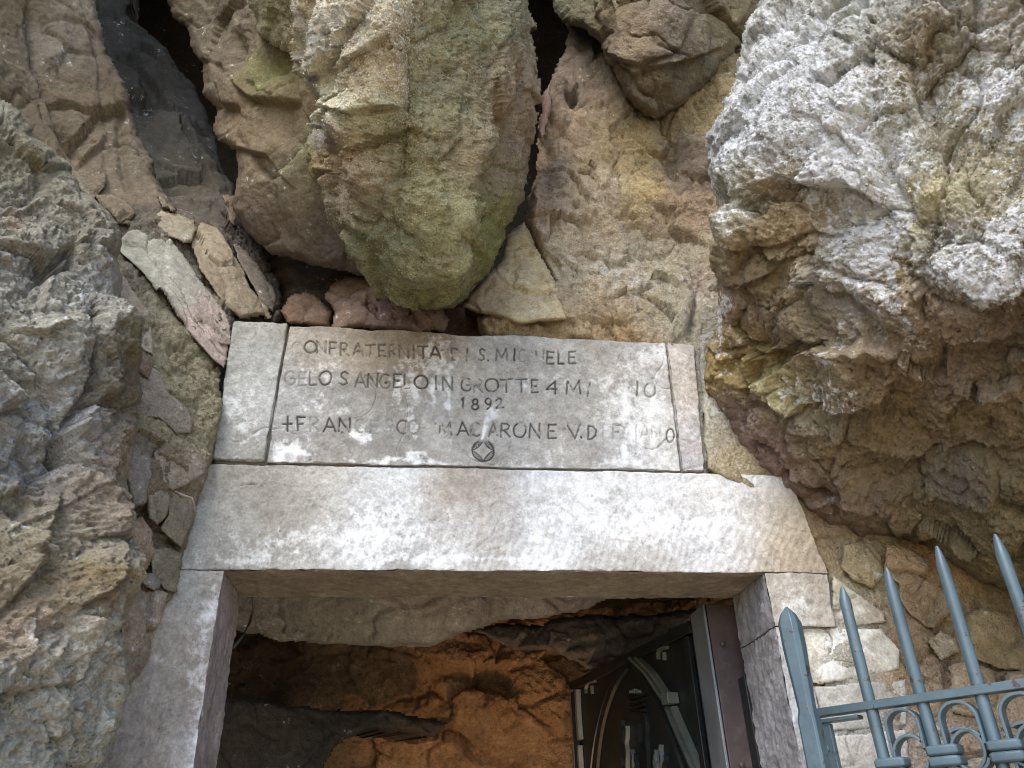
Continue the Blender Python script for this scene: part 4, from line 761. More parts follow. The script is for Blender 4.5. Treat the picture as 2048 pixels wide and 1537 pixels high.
st = [
 ([(238, 478), (262, 458), (300, 452), (332, 462), (352, 490), (378, 520), (398, 555), (428, 592), (455, 625), (466, 650), (462, 690), (452, 722), (446, 738), (425, 722), (395, 690), (352, 640), (310, 580), (262, 525), (240, 505)], -.07, -.02, (150, 142, 134), [(300, 500, 60, (136, 132, 118)), (430, 680, 50, (156, 136, 130)), (350, 580, 40, (138, 132, 124))]),
 ([(300, 432), (322, 418), (360, 425), (388, 440), (396, 462), (382, 486), (366, 490), (340, 476), (306, 452)], .0, .02, (142, 126, 102), None),
 ([(385, 500), (382, 470), (400, 445), (430, 462), (462, 500), (488, 540), (500, 580), (540, 612), (548, 636), (476, 642), (455, 618), (428, 585), (400, 545)], .03, .05, (138, 118, 90), None),
 ([(462, 480), (485, 490), (515, 525), (540, 565), (556, 600), (548, 632), (520, 600), (496, 560), (478, 520)], .05, .07, (98, 84, 76), None),
 ([(210, 512), (232, 528), (262, 572), (300, 620), (308, 668), (308, 712), (288, 700), (262, 668), (240, 610), (222, 560)], -.1, -.06, (146, 130, 120), None),
 ([(262, 735), (290, 725), (315, 742), (338, 790), (372, 815), (388, 840), (384, 868), (352, 872), (318, 835), (280, 828), (266, 790)], -.1, -.06, (134, 124, 122), None),
 ([(305, 902), (335, 885), (380, 900), (408, 908), (410, 950), (380, 968), (345, 985), (315, 960)], -.08, -.05, (144, 132, 118), None),
 ([(240, 870), (270, 868), (300, 905), (308, 950), (292, 1012), (258, 1022), (246, 950)], -.12, -.07, (126, 118, 120), None),
 ([(290, 990), (318, 975), (340, 985), (335, 1030), (318, 1052), (296, 1040)], -.07, -.05, (140, 130, 114), None),
 ([(338, 985), (370, 985), (392, 1000), (386, 1050), (366, 1100), (340, 1080), (320, 1060), (338, 1030)], -.05, -.03, (118, 110, 98), None),
 ([(256, 1040), (282, 1030), (306, 1062), (314, 1105), (300, 1138), (270, 1158), (258, 1100)], -.11, -.06, (150, 122, 100), None),
 ([(306, 1100), (340, 1090), (368, 1102), (366, 1150), (356, 1192), (330, 1180), (305, 1150)], -.05, -.02, (128, 120, 104), None),
 ([(256, 1172), (285, 1168), (334, 1188), (322, 1235), (304, 1290), (300, 1325), (268, 1366), (248, 1400), (240, 1300)], -.12, -.05, (138, 120, 108), None),
 ([(280, 1150), (310, 1142), (328, 1168), (312, 1186), (284, 1172)], -.09, -.05, (120, 118, 118), None),
 ([(200, 420), (240, 400), (275, 430), (260, 452), (228, 448)], -.02, .0, (128, 110, 88), None),
 ([(140, 338), (168, 334), (212, 345), (214, 368), (192, 394), (168, 380), (146, 360)], -.08, -.05, (138, 118, 90), None),
 ([(188, 392), (225, 388), (268, 420), (275, 436), (238, 452), (200, 420)], -.07, -.04, (138, 116, 92), None),
 ([(310, 388), (332, 398), (352, 418), (350, 426), (322, 415)], .0, .0, (130, 112, 84), None),
 ([(445, 388), (474, 390), (477, 420), (470, 458), (458, 440)], .02, .02, (142, 114, 90), None),
 ([(340, 560), (362, 600), (390, 640), (420, 690), (412, 700), (380, 665), (350, 615)], -.04, -.03, (124, 108, 94), None),
 ([(262, 690), (285, 702), (305, 735), (300, 765), (272, 745)], -.11, -.08, (128, 104, 84), None),
 ([(420, 640), (446, 655), (470, 668), (466, 692), (440, 690)], -.04, -.03, (140, 124, 118), None),
]
dims = [0, 3]
for i, (poly, yA, yB, c, z) in enumerate(st):
    c = tuple(int(v*.6+u*.4) for v, u in zip(c, (134, 124, 108)))
    p = np.array(poly, float); x0, x1 = p[:, 0].min(), p[:, 0].max(); y0, y1 = p[:, 1].min(), p[:, 1].max()
    def ym(x, y): return float(tps(RUBC, np.array([float(x)]), np.array([float(y)]))[0])
    o_ = random.uniform(.014, .022)
    rock('stone', poly, [(x0, y0, ym(x0, y0)-o_), (x0, y1, ym(x0, y1)-o_), (x1, y0, ym(x1, y0)-o_+.01), (x1, y1, ym(x1, y1)-o_), (p[:, 0].mean(), p[:, 1].mean(), ym(*p.mean(0))-o_-.008)],
         z or [(x0, y0, 60, tuple(int(v*1.03) for v in c)), (x1, y1, 60, tuple(int(v*.96) for v in c))], step=3.0, roll=6, drop=.022, rough=2.2,
         disp=d_slab(.75, 60+i, (uc, .5)), cseed=20+i, mat=SMOOTH if i < 5 else ROCK, parent=rub, back=.12, crust=[(p[:, 0].mean(), p[:, 1].mean(), 60, 60, .08)])

# stones in the gap above the plaque
rock('rock_slab', [(520, 440), (640, 500), (780, 540), (1020, 590), (1040, 700), (440, 700), (480, 560)], [(520, 460, .26), (760, 540, .24), (1020, 600, .2), (500, 690, .2), (1000, 690, .17)],
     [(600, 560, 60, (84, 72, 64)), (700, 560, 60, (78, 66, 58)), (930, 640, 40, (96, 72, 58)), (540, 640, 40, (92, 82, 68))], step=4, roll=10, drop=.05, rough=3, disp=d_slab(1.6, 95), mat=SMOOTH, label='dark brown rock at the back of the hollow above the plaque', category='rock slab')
rock('stone', [(648, 588), (660, 566), (700, 548), (760, 548), (830, 590), (880, 610), (898, 640), (890, 672), (800, 668), (660, 656), (668, 622)], [(650, 600, .1), (760, 560, .09), (880, 640, .1), (760, 650, .05)],
     [(700, 600, 50, (124, 98, 82)), (780, 630, 50, (110, 86, 80)), (870, 650, 30, (132, 104, 88))], step=3.2, roll=16, drop=.06, rough=3, disp=d_slab(1.3, 91), mat=SMOOTH, label='reddish brown stone resting on the plaque under the mossy boulder', category='stone')
rock('stone', [(575, 590), (610, 578), (640, 592), (668, 622), (662, 655), (570, 650), (560, 620)], [(570, 600, .13), (650, 640, .11)], [(620, 620, 60, (120, 94, 76))], step=3.2, roll=14, drop=.05, rough=3, disp=d_slab(1., 93), mat=SMOOTH,
     label='small brown stone in the gap above the plaque left of the reddish one', category='stone')

# ------------------------------------------------------------------ masonry right of the doorway
mas = rock('rubble_wall', [(1392, 676), (1450, 640), (1500, 780), (1560, 900), (1600, 980), (1760, 1060), (1900, 1100), (2100, 1170), (2400, 1300), (2400, 1750), (1640, 1750), (1660, 1500), (1640, 1300), (1655, 1140), (1560, 1010), (1450, 965), (1412, 940)],
     MASC,
     [(1430, 720, 40, (146, 142, 134)), (1430, 860, 40, (168, 160, 146)), (1480, 930, 50, (158, 142, 112)), (1550, 990, 40, (154, 132, 96)), (1720, 1130, 60, (156, 138, 104)), (1680, 1060, 50, (158, 132, 98)), (1750, 1200, 40, (142, 124, 92)), (1850, 1150, 50, (160, 124, 76)), (1830, 1300, 60, (142, 116, 84)), (1900, 1400, 70, (138, 116, 94)), (1800, 1480, 60, (142, 126, 116)), (2000, 1300, 70, (136, 112, 72)), (2000, 1500, 80, (146, 130, 120)), (1700, 1480, 70, (158, 154, 152)), (1680, 1200, 60, (160, 150, 132)), (1650, 1330, 80, (170, 164, 154))],
     crust=[(1680, 1300, 110, 90, .38), (1680, 1480, 100, 80, .25), (1435, 800, 30, 130, .3), (1470, 950, 50, 40, .25)], step=3.0, roll=10, drop=.03, rough=3, disp=d_crag(.38, 101, None, f0=8, pit=.6, fine=1.6), cseed=50, mat=ROCK, label='rubble masonry wall between the doorway and the iron gate', category='wall')
ms = [
 ([(1662, 1150), (1700, 1178), (1770, 1222), (1775, 1245), (1700, 1255), (1664, 1250)], (152, 142, 124), DRESSED, .25),
 ([(1560, 1256), (1660, 1252), (1760, 1258), (1800, 1300), (1800, 1340), (1740, 1358), (1640, 1368), (1575, 1368)], (176, 170, 160), DRESSED, .5),
 ([(1580, 1374), (1660, 1370), (1728, 1360), (1810, 1358), (1818, 1400), (1815, 1452), (1700, 1462), (1600, 1466)], (140, 138, 140), DRESSED, .2),
 ([(1600, 1474), (1700, 1470), (1812, 1460), (1822, 1530), (1800, 1600), (1640, 1620)], (150, 146, 150), DRESSED, .25),
 ([(1770, 1085), (1820, 1098), (1860, 1130), (1868, 1150), (1845, 1168), (1800, 1172), (1770, 1140)], (164, 128, 84), ROCK, 0),
 ([(1795, 1165), (1850, 1160), (1902, 1180), (1900, 1225), (1868, 1262), (1820, 1235), (1796, 1200)], (150, 118, 80), ROCK, 0),
 ([(1850, 1285), (1875, 1260), (1912, 1280), (1918, 1310), (1880, 1322)], (156, 146, 124), ROCK, .15),
 ([(1820, 1330), (1880, 1322), (1890, 1380), (1885, 1440), (1822, 1440), (1815, 1380)], (140, 118, 98), ROCK, 0),
 ([(1895, 1330), (1925, 1318), (1990, 1340), (2000, 1420), (1960, 1440), (1896, 1430)], (150, 128, 104), ROCK, 0),
 ([(1930, 1228), (1965, 1215), (2030, 1235), (2070, 1300), (2050, 1350), (1990, 1335), (1932, 1310)], (134, 112, 70), ROCK, 0),
 ([(1828, 1448), (1900, 1442), (1970, 1450), (1975, 1500), (1920, 1515), (1830, 1500)], (152, 130, 116), ROCK, .1),
 ([(1900, 1525), (1980, 1508), (2060, 1500), (2100, 1620), (1880, 1640)], (154, 140, 132), ROCK, .1),
 ([(2010, 1345), (2110, 1330), (2180, 1440), (2060, 1490), (1985, 1445)], (148, 126, 108), ROCK, 0),
 ([(1688, 1090), (1740, 1085), (1765, 1110), (1768, 1150), (1745, 1180), (1700, 1160), (1680, 1130)], (158, 138, 100), ROCK, 0),
]
for i, (poly, c, mt, cr) in enumerate(ms):
    c = tuple(int(v*.6+u*.4) for v, u in zip(c, (152, 134, 110) if mt is ROCK else (160, 154, 146)))
    p = np.array(poly, float); cx, cy = p.mean(0); flat = mt is DRESSED
    rock('stone', poly, [(p[:, 0].min(), p[:, 1].min(), .008 if flat else .015), (p[:, 0].max(), p[:, 1].max(), .009 if flat else .016), (p[:, 0].min(), p[:, 1].max(), .010), (cx, cy, .004 if flat else .008)],
         [(cx-30, cy-20, 50, tuple(int(v*1.03) for v in c)), (cx+40, cy+30, 60, tuple(int(v*.95) for v in c))], step=2.9, roll=7 if flat else 10, drop=.009 if flat else .012, rough=2 if flat else 3,
         disp=d_slab(.28 if flat else .9, 120+i), cseed=60+i, mat=mt, parent=mas, back=.1, crust=[(cx, cy, 80, 50, cr)] if cr else None)

# ------------------------------------------------------------------ inside the cave
rock('cave_ceiling', [(380, 1120), (1640, 1120), (1640, 1180), (1300, 1190), (1215, 1202), (1150, 1225), (1060, 1240), (1000, 1242), (960, 1262), (900, 1278), (860, 1296), (790, 1296), (720, 1290), (660, 1290), (600, 1284), (560, 1286), (500, 1268), (450, 1262), (380, 1270)],
     [(380, 1130, .4), (1000, 1130, .4), (1600, 1130, .4), (450, 1260, .5), (850, 1290, .46), (1000, 1235, .5), (1250, 1190, .6)], [(600, 1240, 90, (118, 112, 104)), (900, 1250, 80, (132, 122, 116)), (1100, 1210, 60, (142, 128, 124)), (500, 1220, 60, (110, 104, 98))],
     step=3.2, roll=14, drop=.09, rough=3, disp=d_slab(1.6, 141, (wdir(500, 1250, 1200, 1250), .5)), cseed=80, mat=SMOOTH, back=.35, kind='structure')
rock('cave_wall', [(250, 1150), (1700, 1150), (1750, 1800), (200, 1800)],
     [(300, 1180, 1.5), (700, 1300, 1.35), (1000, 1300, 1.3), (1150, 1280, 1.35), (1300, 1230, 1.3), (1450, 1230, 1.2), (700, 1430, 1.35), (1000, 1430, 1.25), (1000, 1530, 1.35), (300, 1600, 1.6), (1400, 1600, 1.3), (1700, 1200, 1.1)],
     [(500, 1350, 120, (84, 64, 50)), (760, 1350, 130, (150, 118, 84)), (1000, 1380, 200, (162, 122, 82)), (1200, 1220, 90, (170, 122, 76)), (1000, 1530, 100, (140, 110, 80))],  # left zone darkened: the cave's shade is put into its colour
     step=4, roll=5, drop=.02, rough=2, disp=d_crag(1.6, 151, (wdir(500, 1250, 1200, 1270), .6), f0=4), cseed=81, mat=ROCK, back=.1, kind='structure')
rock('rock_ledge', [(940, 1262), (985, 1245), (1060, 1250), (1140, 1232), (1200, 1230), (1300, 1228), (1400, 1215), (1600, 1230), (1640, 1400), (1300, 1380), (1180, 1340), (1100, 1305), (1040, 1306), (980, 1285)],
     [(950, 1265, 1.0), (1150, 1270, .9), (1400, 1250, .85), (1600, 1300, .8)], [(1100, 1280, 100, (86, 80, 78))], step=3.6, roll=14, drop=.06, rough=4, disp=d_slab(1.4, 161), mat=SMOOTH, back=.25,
     label='dark rock ledge inside the cave above the open door leaf', category='rock ledge')
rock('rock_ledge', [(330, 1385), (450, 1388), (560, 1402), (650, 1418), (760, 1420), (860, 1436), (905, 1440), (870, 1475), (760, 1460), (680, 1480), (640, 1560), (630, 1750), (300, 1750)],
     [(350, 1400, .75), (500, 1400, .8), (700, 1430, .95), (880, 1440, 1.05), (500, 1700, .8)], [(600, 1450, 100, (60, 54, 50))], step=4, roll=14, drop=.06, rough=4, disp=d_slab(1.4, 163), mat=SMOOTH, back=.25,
     label='black rock ledge low on the left inside the dark cave', category='rock ledge')
# the warm lamp that lights the back of the cave
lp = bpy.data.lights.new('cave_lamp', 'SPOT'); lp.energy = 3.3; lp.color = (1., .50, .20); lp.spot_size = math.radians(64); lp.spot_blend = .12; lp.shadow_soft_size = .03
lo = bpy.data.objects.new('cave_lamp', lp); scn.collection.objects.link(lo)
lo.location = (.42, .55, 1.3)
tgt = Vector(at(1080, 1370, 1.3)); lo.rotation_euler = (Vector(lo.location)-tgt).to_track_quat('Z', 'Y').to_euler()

# ------------------------------------------------------------------ metal helpers
import bmesh
def tube(name, pts, r0, r1, mat_, **props):
    bm = bmesh.new(); rings = []; n = len(pts)
    for i, p in enumerate(pts):
        d = (Vector(pts[min(i+1, n-1)])-Vector(pts[max(i-1, 0)])).normalized(); a = d.cross(Vector((.3, .2, .9))).normalized(); b = d.cross(a); r = r0+(r1-r0)*i/(n-1)
        rings.append([Vector(p)+a*r*math.cos(t)+b*r*math.sin(t) for t in [k*math.pi/4 for k in range(8)]])
    V = [bm.verts.new(q) for rg in rings for q in rg]
    for i in range(n-1):
        for k in range(8): bm.faces.new((V[i*8+k], V[i*8+(k+1) % 8], V[i*8+8+(k+1) % 8], V[i*8+8+k]))
    bm.faces.new(V[:8][::-1]); bm.faces.new(V[-8:])
    me = bpy.data.meshes.new(name); bmesh.ops.recalc_face_normals(bm, faces=bm.faces[:]); bm.to_mesh(me); bm.free()
    for p in me.polygons: p.use_smooth = True
    return link(name, me, mat_, **props)
ROOT = plain('dry_root', (.23, .2, .15), .3); CABLE = plain('dusty_cable', (.09, .085, .08), .3, .6)
tube('root', [at(x, y, Y) for x, y, Y in ((352, 985, -.10), (368, 992, -.11), (384, 997, -.105), (388, 1010, -.10), (389, 1026, -.09))], .0028, .0018, ROOT, label='thin dry root poking from the mortar left of the lintel', category='root')
tube('cable', [at(x, y, Y) for x, y, Y in ((505, 1195, .2), (508, 1215, .25), (500, 1245, .28), (484, 1275, .27), (466, 1296, .22))], .003, .003, CABLE, label='loose dark cable hanging inside the upper left corner of the doorway', category='cable')
def bm_obj(name, bm, mat, parent=None, smooth=40, bevel=0, **props):
    me = bpy.data.meshes.new(name); bmesh.ops.recalc_face_normals(bm, faces=bm.faces[:]); bm.to_mesh(me); bm.free()
    for p in me.polygons: p.use_smooth = True
    me.set_sharp_from_angle(angle=math.radians(smooth))
    o = link(name, me, mat, parent, **props)
    if bevel:
        b = o.modifiers.new('bevel', 'BEVEL'); b.width = bevel; b.segments = 2; b.limit_method = 'ANGLE'; b.angle_limit = math.radians(35)
    return o
def loft(bm, rings, closed=False, caps=True):
    R = [[bm.verts.new(p) for p in r] for r in rings]; n = len(R[0])
    for a, b in zip(R, R[1:]+([R[0]] if closed else [])):
        for i in range(n): bm.faces.new((a[i], a[(i+1) % n], b[(i+1) % n], b[i]))
    if caps and not closed: bm.faces.new(R[0][::-1]); bm.faces.new(R[-1])
def hexa(bm, P):
    v = [bm.verts.new(p) for p in P]
    for f in ((0, 1, 2, 3), (7, 6, 5, 4), (0, 4, 5, 1), (1, 5, 6, 2), (2, 6, 7, 3), (3, 7, 4, 0)): bm.faces.new([v[i] for i in f])
class Fr:
    """local frame: origin, u (along), n (across), z up"""
    def __init__(s, o, u):
        s.o = Vector(o); s.u = Vector((u[0], u[1], 0)).normalized(); s.n = Vector((s.u.y, -s.u.x, 0)); s.z = Vector((0, 0, 1))
    def p(s, a, b, c): return s.o+s.u*a+s.n*b+s.z*c
    def hit(s, x, y):
        d = Vector(rays(x, y)); c = Vector(CAM); t = (s.o-c).dot(s.n)/d.dot(s.n); q = c+d*t-s.o
        return q.dot(s.u), q.z
    def box(s, bm, a0, a1, b0, b1, c0, c1):
        hexa(bm, [s.p(a0, b0, c0), s.p(a1, b0, c0), s.p(a1, b1, c0), s.p(a0, b1, c0), s.p(a0, b0, c1), s.p(a1, b0, c1), s.p(a1, b1, c1), s.p(a0, b1, c1)])

# ------------------------------------------------------------------ open bronze door leaf inside the doorway
zt = 2.05; zb = .02
hp = np.array([.632, .328]); fp = np.array([.489, 1.057]); du_ = fp-hp
D = Fr((hp[0], hp[1], 0), du_); DW = float(np.linalg.norm(du_))
# D.n: make it point to the side the photograph sees (towards -x)
if D.n.x > 0: D.n = -D.n
door = thing('door_leaf', 'dark bronze door leaf with a relief arch standing open inside the doorway', 'door', (hp[0], hp[1], 0))
bm = bmesh.new(); D.box(bm, 0.0, DW, -.045, 0, zb, zt); bm_obj('panel', bm, BRONZE, door, bevel=.003).matrix_parent_inverse = Matrix.Translation(-door.location)
def dpart(name, bm, mat, bevel=.0015, **k):
    o = bm_obj(name, bm, mat, door, bevel=bevel, **k); o.matrix_parent_inverse = Matrix.Translation(-door.location); return o
bm = bmesh.new(); D.box(bm, .0, DW, .002, .012, zt-.03, zt-.004); dpart('rail', bm, BRONZE)
bm = bmesh.new(); D.box(bm, .012, .032, .002, .014, zb, zt-.034); dpart('stile', bm, BRONZE)
bm = bmesh.new(); D.box(bm, DW-.035, DW-.012, .002, .014, zb, zt-.034); dpart('stile', bm, BRONZE)
def ribbon(fr, pts, wd, b0, b1, bm):
    """flat moulding along a polyline in the door's face"""
    n = len(pts); rings = []
    for i, (a, c) in enumerate(pts):
        a0, c0 = pts[max(i-1, 0)]; a1, c1 = pts[min(i+1, n-1)]; t = np.array([a1-a0, c1-c0]); t /= np.linalg.norm(t)+1e-9; q = np.array([-t[1], t[0]])*wd/2
        rings.append([fr.p(a-q[0], b0, c-q[1]), fr.p(a-q[0]*.7, b1, c-q[1]*.7), fr.p(a+q[0]*.7, b1, c+q[1]*.7), fr.p(a+q[0], b0, c+q[1])])
    loft(bm, rings)
def dpx(pts): return [D.hit(x, y) for x, y in pts]
def smooth_line(pts, n=7):
    out = []; P = [pts[0]]+list(pts)+[pts[-1]]
    for i in range(1, len(P)-2):
        p0, p1, p2, p3 = map(np.array, P[i-1:i+3])
        for k in range(n):
            t = k/n; out.append(tuple(.5*((2*p1)+(-p0+p2)*t+(2*p0-5*p1+4*p2-p3)*t*t+(-p0+3*p1-3*p2+p3)*t**3)))
    out.append(tuple(pts[-1])); return out
for off in (0, 12):
    bm = bmesh.new(); ribbon(D, smooth_line(dpx([(1268+off, 1317), (1300+off, 1348), (1325+off, 1385), (1339+off, 1405)])), .011, .001, .016, bm); dpart('arch_moulding', bm, BRONZE_LIGHT, 0)
    bm = bmesh.new(); ribbon(D, smooth_line(dpx([(1342+off, 1415), (1352+off, 1440), (1372+off, 1485), (1395+off, 1537), (1420+off, 1600)])), .011, .001, .016, bm); dpart('arch_moulding', bm, BRONZE_LIGHT, 0)
for off in (0, 9):
    bm = bmesh.new(); ribbon(D, dpx([(1150+off, 1380), (1152+off, 1430), (1156+off, 1480)]), .02, .001, .014, bm); dpart('side_moulding', bm, STEEL, 0)
    bm = bmesh.new(); ribbon(D, dpx([(1154+off, 1492), (1157+off, 1540), (1160+off, 1600)]), .02, .001, .014, bm); dpart('side_moulding', bm, STEEL, 0)
bm = bmesh.new(); a, c = D.hit(1352, 1398); D.box(bm, a-.016, a+.016, .001, .03, c-.012, c+.012); dpart('arch_finial', bm, BRONZE_LIGHT)
bm = bmesh.new(); ribbon(D, smooth_line(dpx([(1246, 1338), (1220, 1378), (1200, 1440), (1188, 1500), (1182, 1560), (1180, 1620)])), .003, .001, .005, bm); dpart('arch_line', bm, STEEL, 0)
bm = bmesh.new(); ribbon(D, smooth_line(dpx([(1258, 1328), (1232, 1366), (1210, 1430), (1198, 1500), (1190, 1600)])), .03, .001, .008, bm); dpart('arch_band', bm, BRONZE, 0)
bm = bmesh.new(); ribbon(D, smooth_line(dpx([(1278, 1338), (1300, 1380), (1330, 1440), (1352, 1500), (1385, 1600)])), .02, .001, .008, bm); dpart('arch_band', bm, BRONZE, 0)
for cx, cy in ((1325, 1305), (1180, 1372)):
    bm = bmesh.new(); ribbon(D, smooth_line(dpx([(cx+14, cy-10), (cx, cy-6), (cx-5, cy+4), (cx-4, cy+14)])), .008, .001, .01, bm); dpart('corner_scroll', bm, BRONZE_LIGHT, 0)
    bm = bmesh.new(); ribbon(D, dpx([(cx+7, cy), (cx+8, cy+16)]), .006, .001, .01, bm); dpart('corner_scroll', bm, BRONZE_LIGHT, 0)
# draped relief figures in the arch, crowned by a small tower
rr_ = random.Random(4)
def relief_fold(x0, y0, x1, y1, wd, wob):
    pts = []
    for k in range(6):
        t = k/5; pts.append((x0+(x1-x0)*t+rr_.uniform(-wob, wob), y0+(y1-y0)*t))
    bm = bmesh.new(); ribbon(D, smooth_line(dpx(pts), 3), wd*.7, .001, .012, bm); dpart('relief_fold', bm, STEEL if rr_.random() < .4 else BRONZE, 0)
for x0, y0, x1, y1, wd in ((1252, 1440, 1256, 1500, .008), (1258, 1452, 1262, 1540, .006), (1270, 1500, 1272, 1560, .007), (1282, 1450, 1284, 1500, .006), (1278, 1508, 1282, 1560, .008), (1296, 1428, 1302, 1560, .009), (1318, 1500, 1320, 1540, .012), (1327, 1490, 1332, 1540, .007), (1316, 1520, 1322, 1570, .008), (1336, 1510, 1338, 1560, .008), (1250, 1515, 1254, 1560, .008)):
    relief_fold(x0, y0, x1, y1, wd, 2.6)
for k in range(7):
    bm = bmesh.new(); ribbon(D, dpx([(1264+k*3.2, 1378+abs(k-3)*1.2), (1264+k*3.2, 1387)]), .004, .001, .008, bm); dpart('relief_crown', bm, STEEL, 0)
for y_ in (1392, 1402, 1413, 1424):
    bm = bmesh.new(); ribbon(D, smooth_line(dpx([(1264, y_), (1274, y_+3), (1284, y_+1), (1294, y_-3)])), .006, .001, .01, bm); dpart('relief_crown', bm, BRONZE, 0)
# grey edge and hinge side
bm = bmesh.new(); D.box(bm, -.012, -.001, -.054, .006, zb, zt+.002); dpart('edge_strip', bm, STEEL)
bm = bmesh.new(); D.box(bm, -.02, -.013, -.022, .004, zb, zt-.002); dpart('edge_strip', bm, STEEL)
fixed = thing('steel_frame', 'reddish brown steel hinge frame fixed behind the right jamb of the doorway', 'frame', (.64, .21, 0))
def fpart(name, x0, x1, y0, y1, z0, z1, mat):
    bm = bmesh.new(); hexa(bm, [(x0, y0, z0), (x1, y0, z0), (x1, y1, z0), (x0, y1, z0), (x0, y0, z1), (x1, y0, z1), (x1, y1, z1), (x0, y1, z1)])
    o = bm_obj(name, bm, mat, fixed, bevel=.0015); o.matrix_parent_inverse = Matrix.Translation(-fixed.location)
fpart('post', .625, .70, .215, .255, .02, 2.053, BROWN)
fpart('web', .617, .623, .215, .30, .02, 2.053, STEEL)
fpart('hinge_plate', .668, .69, .178, .213, 1.70, 1.90, BRONZE)
for z_ in (1.97, 1.74, 1.60):
    bm = bmesh.new(); loft(bm, [[(.648+.006*s*math.cos(a), .213-h, z_+.006*s*math.sin(a)) for a in [k*math.pi/5 for k in range(10)]] for h, s in ((0, 1), (.003, .9), (.005, .4))])
    o = bm_obj('rivet', bm, BROWN, fixed); o.matrix_parent_inverse = Matrix.Translation(-fixed.location)

# ------------------------------------------------------------------ iron gate
ZG = 1.79
pA = at(1625, 1428, 0); 
def onz(x, y, z):
    d = rays(x, y); t = (z-CAM[2])/d[2]; return CAM+d*t
g0 = onz(1632, 1428, ZG); g1 = onz(2048, 1369, ZG)
Gf = Fr((g0[0], g0[1], 0), (g1-g0)[:2]); 
if Gf.n.y > 0: Gf.n = -Gf.n
gate = thing('iron_gate', 'blue grey painted iron gate with pointed bars and scrolls standing open', 'gate', (g0[0], g0[1], 0))
inv = Matrix.Translation(-gate.location)
def gpart(name, bm, bevel=0, **k):
    o = bm_obj(name, bm, PAINT, gate, bevel=bevel, **k); o.matrix_parent_inverse = inv; return o
bars = []
for xr_, yr_, xt, yt in ((1742, 1412, 1668, 1178), (1844, 1397, 1773, 1136), (1960, 1380, 1891, 1088), (2092, 1362, 2030, 1058), (2240, 1345, 2180, 1030), (2400, 1330, 2345, 1000)):
    u, z = Gf.hit(xr_, yr_); u2, z2 = Gf.hit(xt, yt); bars.append((u, z2)); 
for (u, ztp), shape in zip(bars, ('short', 'long', 'long', 'long', 'long', 'long')):
    bm = bmesh.new(); rad = .0092; tl = .036 if shape == 'long' else .024; rings = []
    for z in np.concatenate([np.linspace(.9, ztp-tl, 24), np.linspace(ztp-tl*.75, ztp, 5)]):
        f = 1 if z <= ztp-tl+1e-6 else max((ztp-z)/tl, 0)
        ra = rad*(1 if f == 1 else .2+.8*f**.6); rb = rad*(1 if f == 1 else .12+.9*f)
        jx = .0012*math.sin(z*11+u*90); jy = .0012*math.sin(z*9+u*50); ra *= 1+.03*math.sin(z*70+u*40)
        rings.append([Gf.p(u+jx+ra*math.cos(a), jy+rb*math.sin(a), z) for a in [k*math.pi/7 for k in range(14)]])
    loft(bm, rings); gpart('bar', bm, 0)
uL = -.012; uR = bars[-1][0]+.1
bm = bmesh.new(); Gf.box(bm, uL, uR, -.012, .012, ZG-.0065, ZG+.0065); gpart('rail', bm, .0015)
bm = bmesh.new(); Gf.box(bm, uL+.004, uL+.085, -.011, .011, ZG-.0165, ZG-.0105); gpart('bracket', bm, .001)
bm = bmesh.new(); Gf.box(bm, uL+.006, uL+.034, -.006, .006, .95, ZG-.018); gpart('stile', bm, .001)
for i, (za) in enumerate((1.735, 1.60)):
    bm = bmesh.new(); loft(bm, [[Gf.p(uL+.02+s*.006*math.cos(a), .006+h, za+s*.006*math.sin(a)) for a in [k*math.pi/5 for k in range(10)]] for h, s in ((0, 1), (.002, .95), (.004, .4))]); gpart('rivet', bm)
def flatbar(pts, wd=.0045, dp=.022, name='scroll'):
    bm = bmesh.new(); n = len(pts); rings = []
    for i, (a, c) in enumerate(pts):
        a0, c0 = pts[max(i-1, 0)]; a1, c1 = pts[min(i+1, n-1)]; t = np.array([a1-a0, c1-c0]); t /= np.linalg.norm(t)+1e-9; q = np.array([-t[1], t[0]])*wd/2
        rings.append([Gf.p(a-q[0], -dp/2, c-q[1]), Gf.p(a-q[0], dp/2, c-q[1]), Gf.p(a+q[0], dp/2, c+q[1]), Gf.p(a+q[0], -dp/2, c+q[1])])
    loft(bm, rings); gpart(name, bm, .0008)
def collar(u, z, wide, h=.03):
    for k, zz in enumerate((-h*.5, h*.0)):
        bm = bmesh.new(); rings = []
        for t, s in ((0, .86), (.2, 1), (.8, 1), (1, .86)):
            hw = wide/2*s; hd = .0165*s; cz = z+zz+t*h*.48
            rings.append([Gf.p(u+sx*hw, sy*hd, cz) for sx, sy in ((-1, -.8), (-.85, -1), (.85, -1), (1, -.8), (1, .8), (.85, 1), (-.85, 1), (-1, .8))])
        loft(bm, rings); gpart('collar', bm, .001)
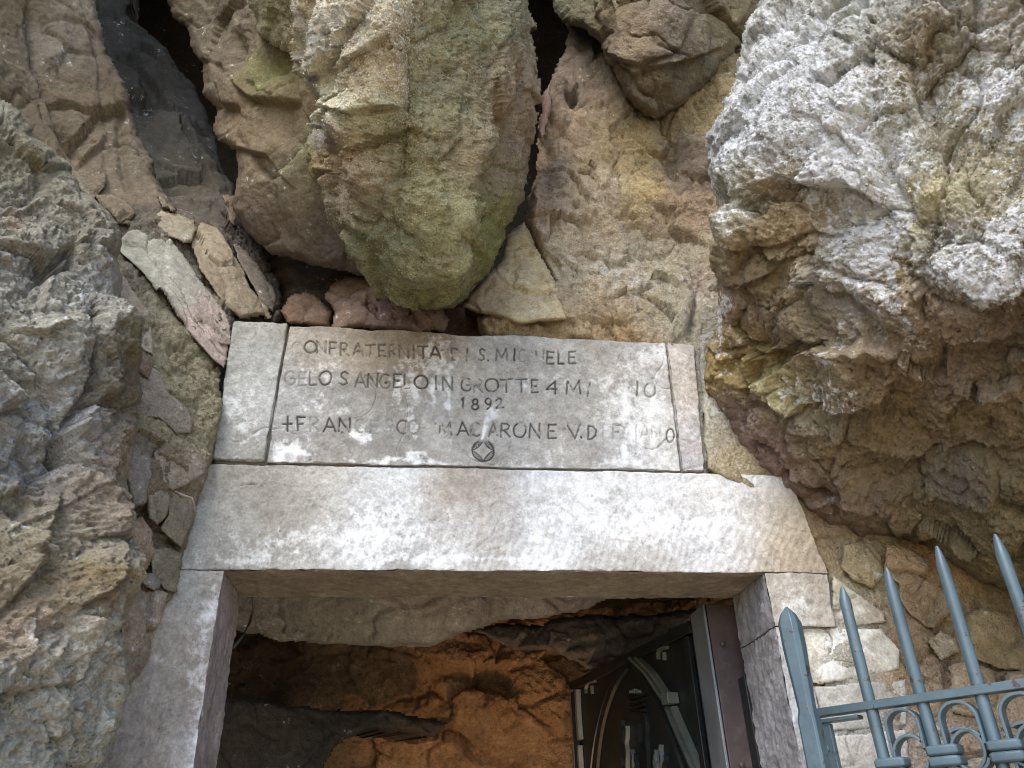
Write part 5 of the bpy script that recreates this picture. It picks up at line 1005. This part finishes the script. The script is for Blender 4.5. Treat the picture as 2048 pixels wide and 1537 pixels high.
# arches between neighbouring bars, closing at a collar beside each bar
ztop = ZG-.011
for i in range(len(bars)-1):
    ua, ub = bars[i][0]+.0135+.006, bars[i+1][0]-.0125
    mid = (ua+ub)/2; hw = (ub-ua)/2; zc = ztop-hw*.95
    pts = [(ua, zc-.16)]+[(ua, zc-.10), (ua, zc-.05)]+[(mid-hw*math.cos(t), zc+hw*.93*math.sin(t)) for t in np.linspace(0, math.pi, 19)]+[(ub, zc-.035)]
    flatbar(pts)
    collar(bars[i][0]+.012, zc-.045-(.012 if i == 0 else 0), .046)
    # small C scroll springing from the right hand bar's collar
    r = .026; cxs = bars[i+1][0]-.034; czs = zc-.042
    flatbar([(cxs+r*math.cos(t)*(1-.1*abs(t-math.pi)/math.pi), czs+r*1.05*math.sin(t)) for t in np.linspace(math.radians(40), math.radians(335), 18)])
    cxs = bars[i+1][0]+.042
    flatbar([(cxs-r*1.05*math.cos(t), czs+r*1.1*math.sin(t)) for t in np.linspace(math.radians(60), math.radians(325), 18)])
# lower rail, out of the picture
bm = bmesh.new(); Gf.box(bm, uL, uR, -.013, .013, .93, .95); gpart('rail', bm, .0015)
# post with its four sided spear head
ub_, zb_ = Gf.hit(1597, 1228)
pp = onz(1625, 1400, 1.80)
post = thing('gate_post', 'heavy square iron post with a faceted pointed head beside the right door jamb', 'post', (float(pp[0]-.012), float(pp[1]+.0), 0))
def post_mesh():
    bm = bmesh.new(); o = Vector((post.location.x, post.location.y, 0))
    zt_ = float(at(1592, 1215, post.location.y)[2]); zs = zt_-.165
    prof = [(0., .0145), (zs-.012, .0145), (zs+.004, .0122), (zs+.05, .0142), (zs+.10, .0165), (zs+.138, .0165), (zs+.153, .011), (zt_, .002)]
    rings = []
    for z, h in prof:
        k = h
        ch = .22 if z < zs-.005 else .42
        c = []
        for sx, sy in ((1, 1), (-1, 1), (-1, -1), (1, -1)):
            q = [(sx*k, sy*k*(1-ch)), (sx*k*(1-ch), sy*k)]
            if sx*sy < 0: q = q[::-1]
            c += q
        ang = math.radians(-48)
        rings.append([o+Vector((x*math.cos(ang)-y*math.sin(ang), x*math.sin(ang)+y*math.cos(ang), z)) for x, y in c])
    loft(bm, rings); return bm
ob = bm_obj('shaft', post_mesh(), PAINT, post, smooth=25, bevel=.001); ob.matrix_parent_inverse = Matrix.Translation(-post.location)
print('built in', round(time.time()-T0, 1), 's; verts', sum(len(m.vertices) for m in bpy.data.meshes))
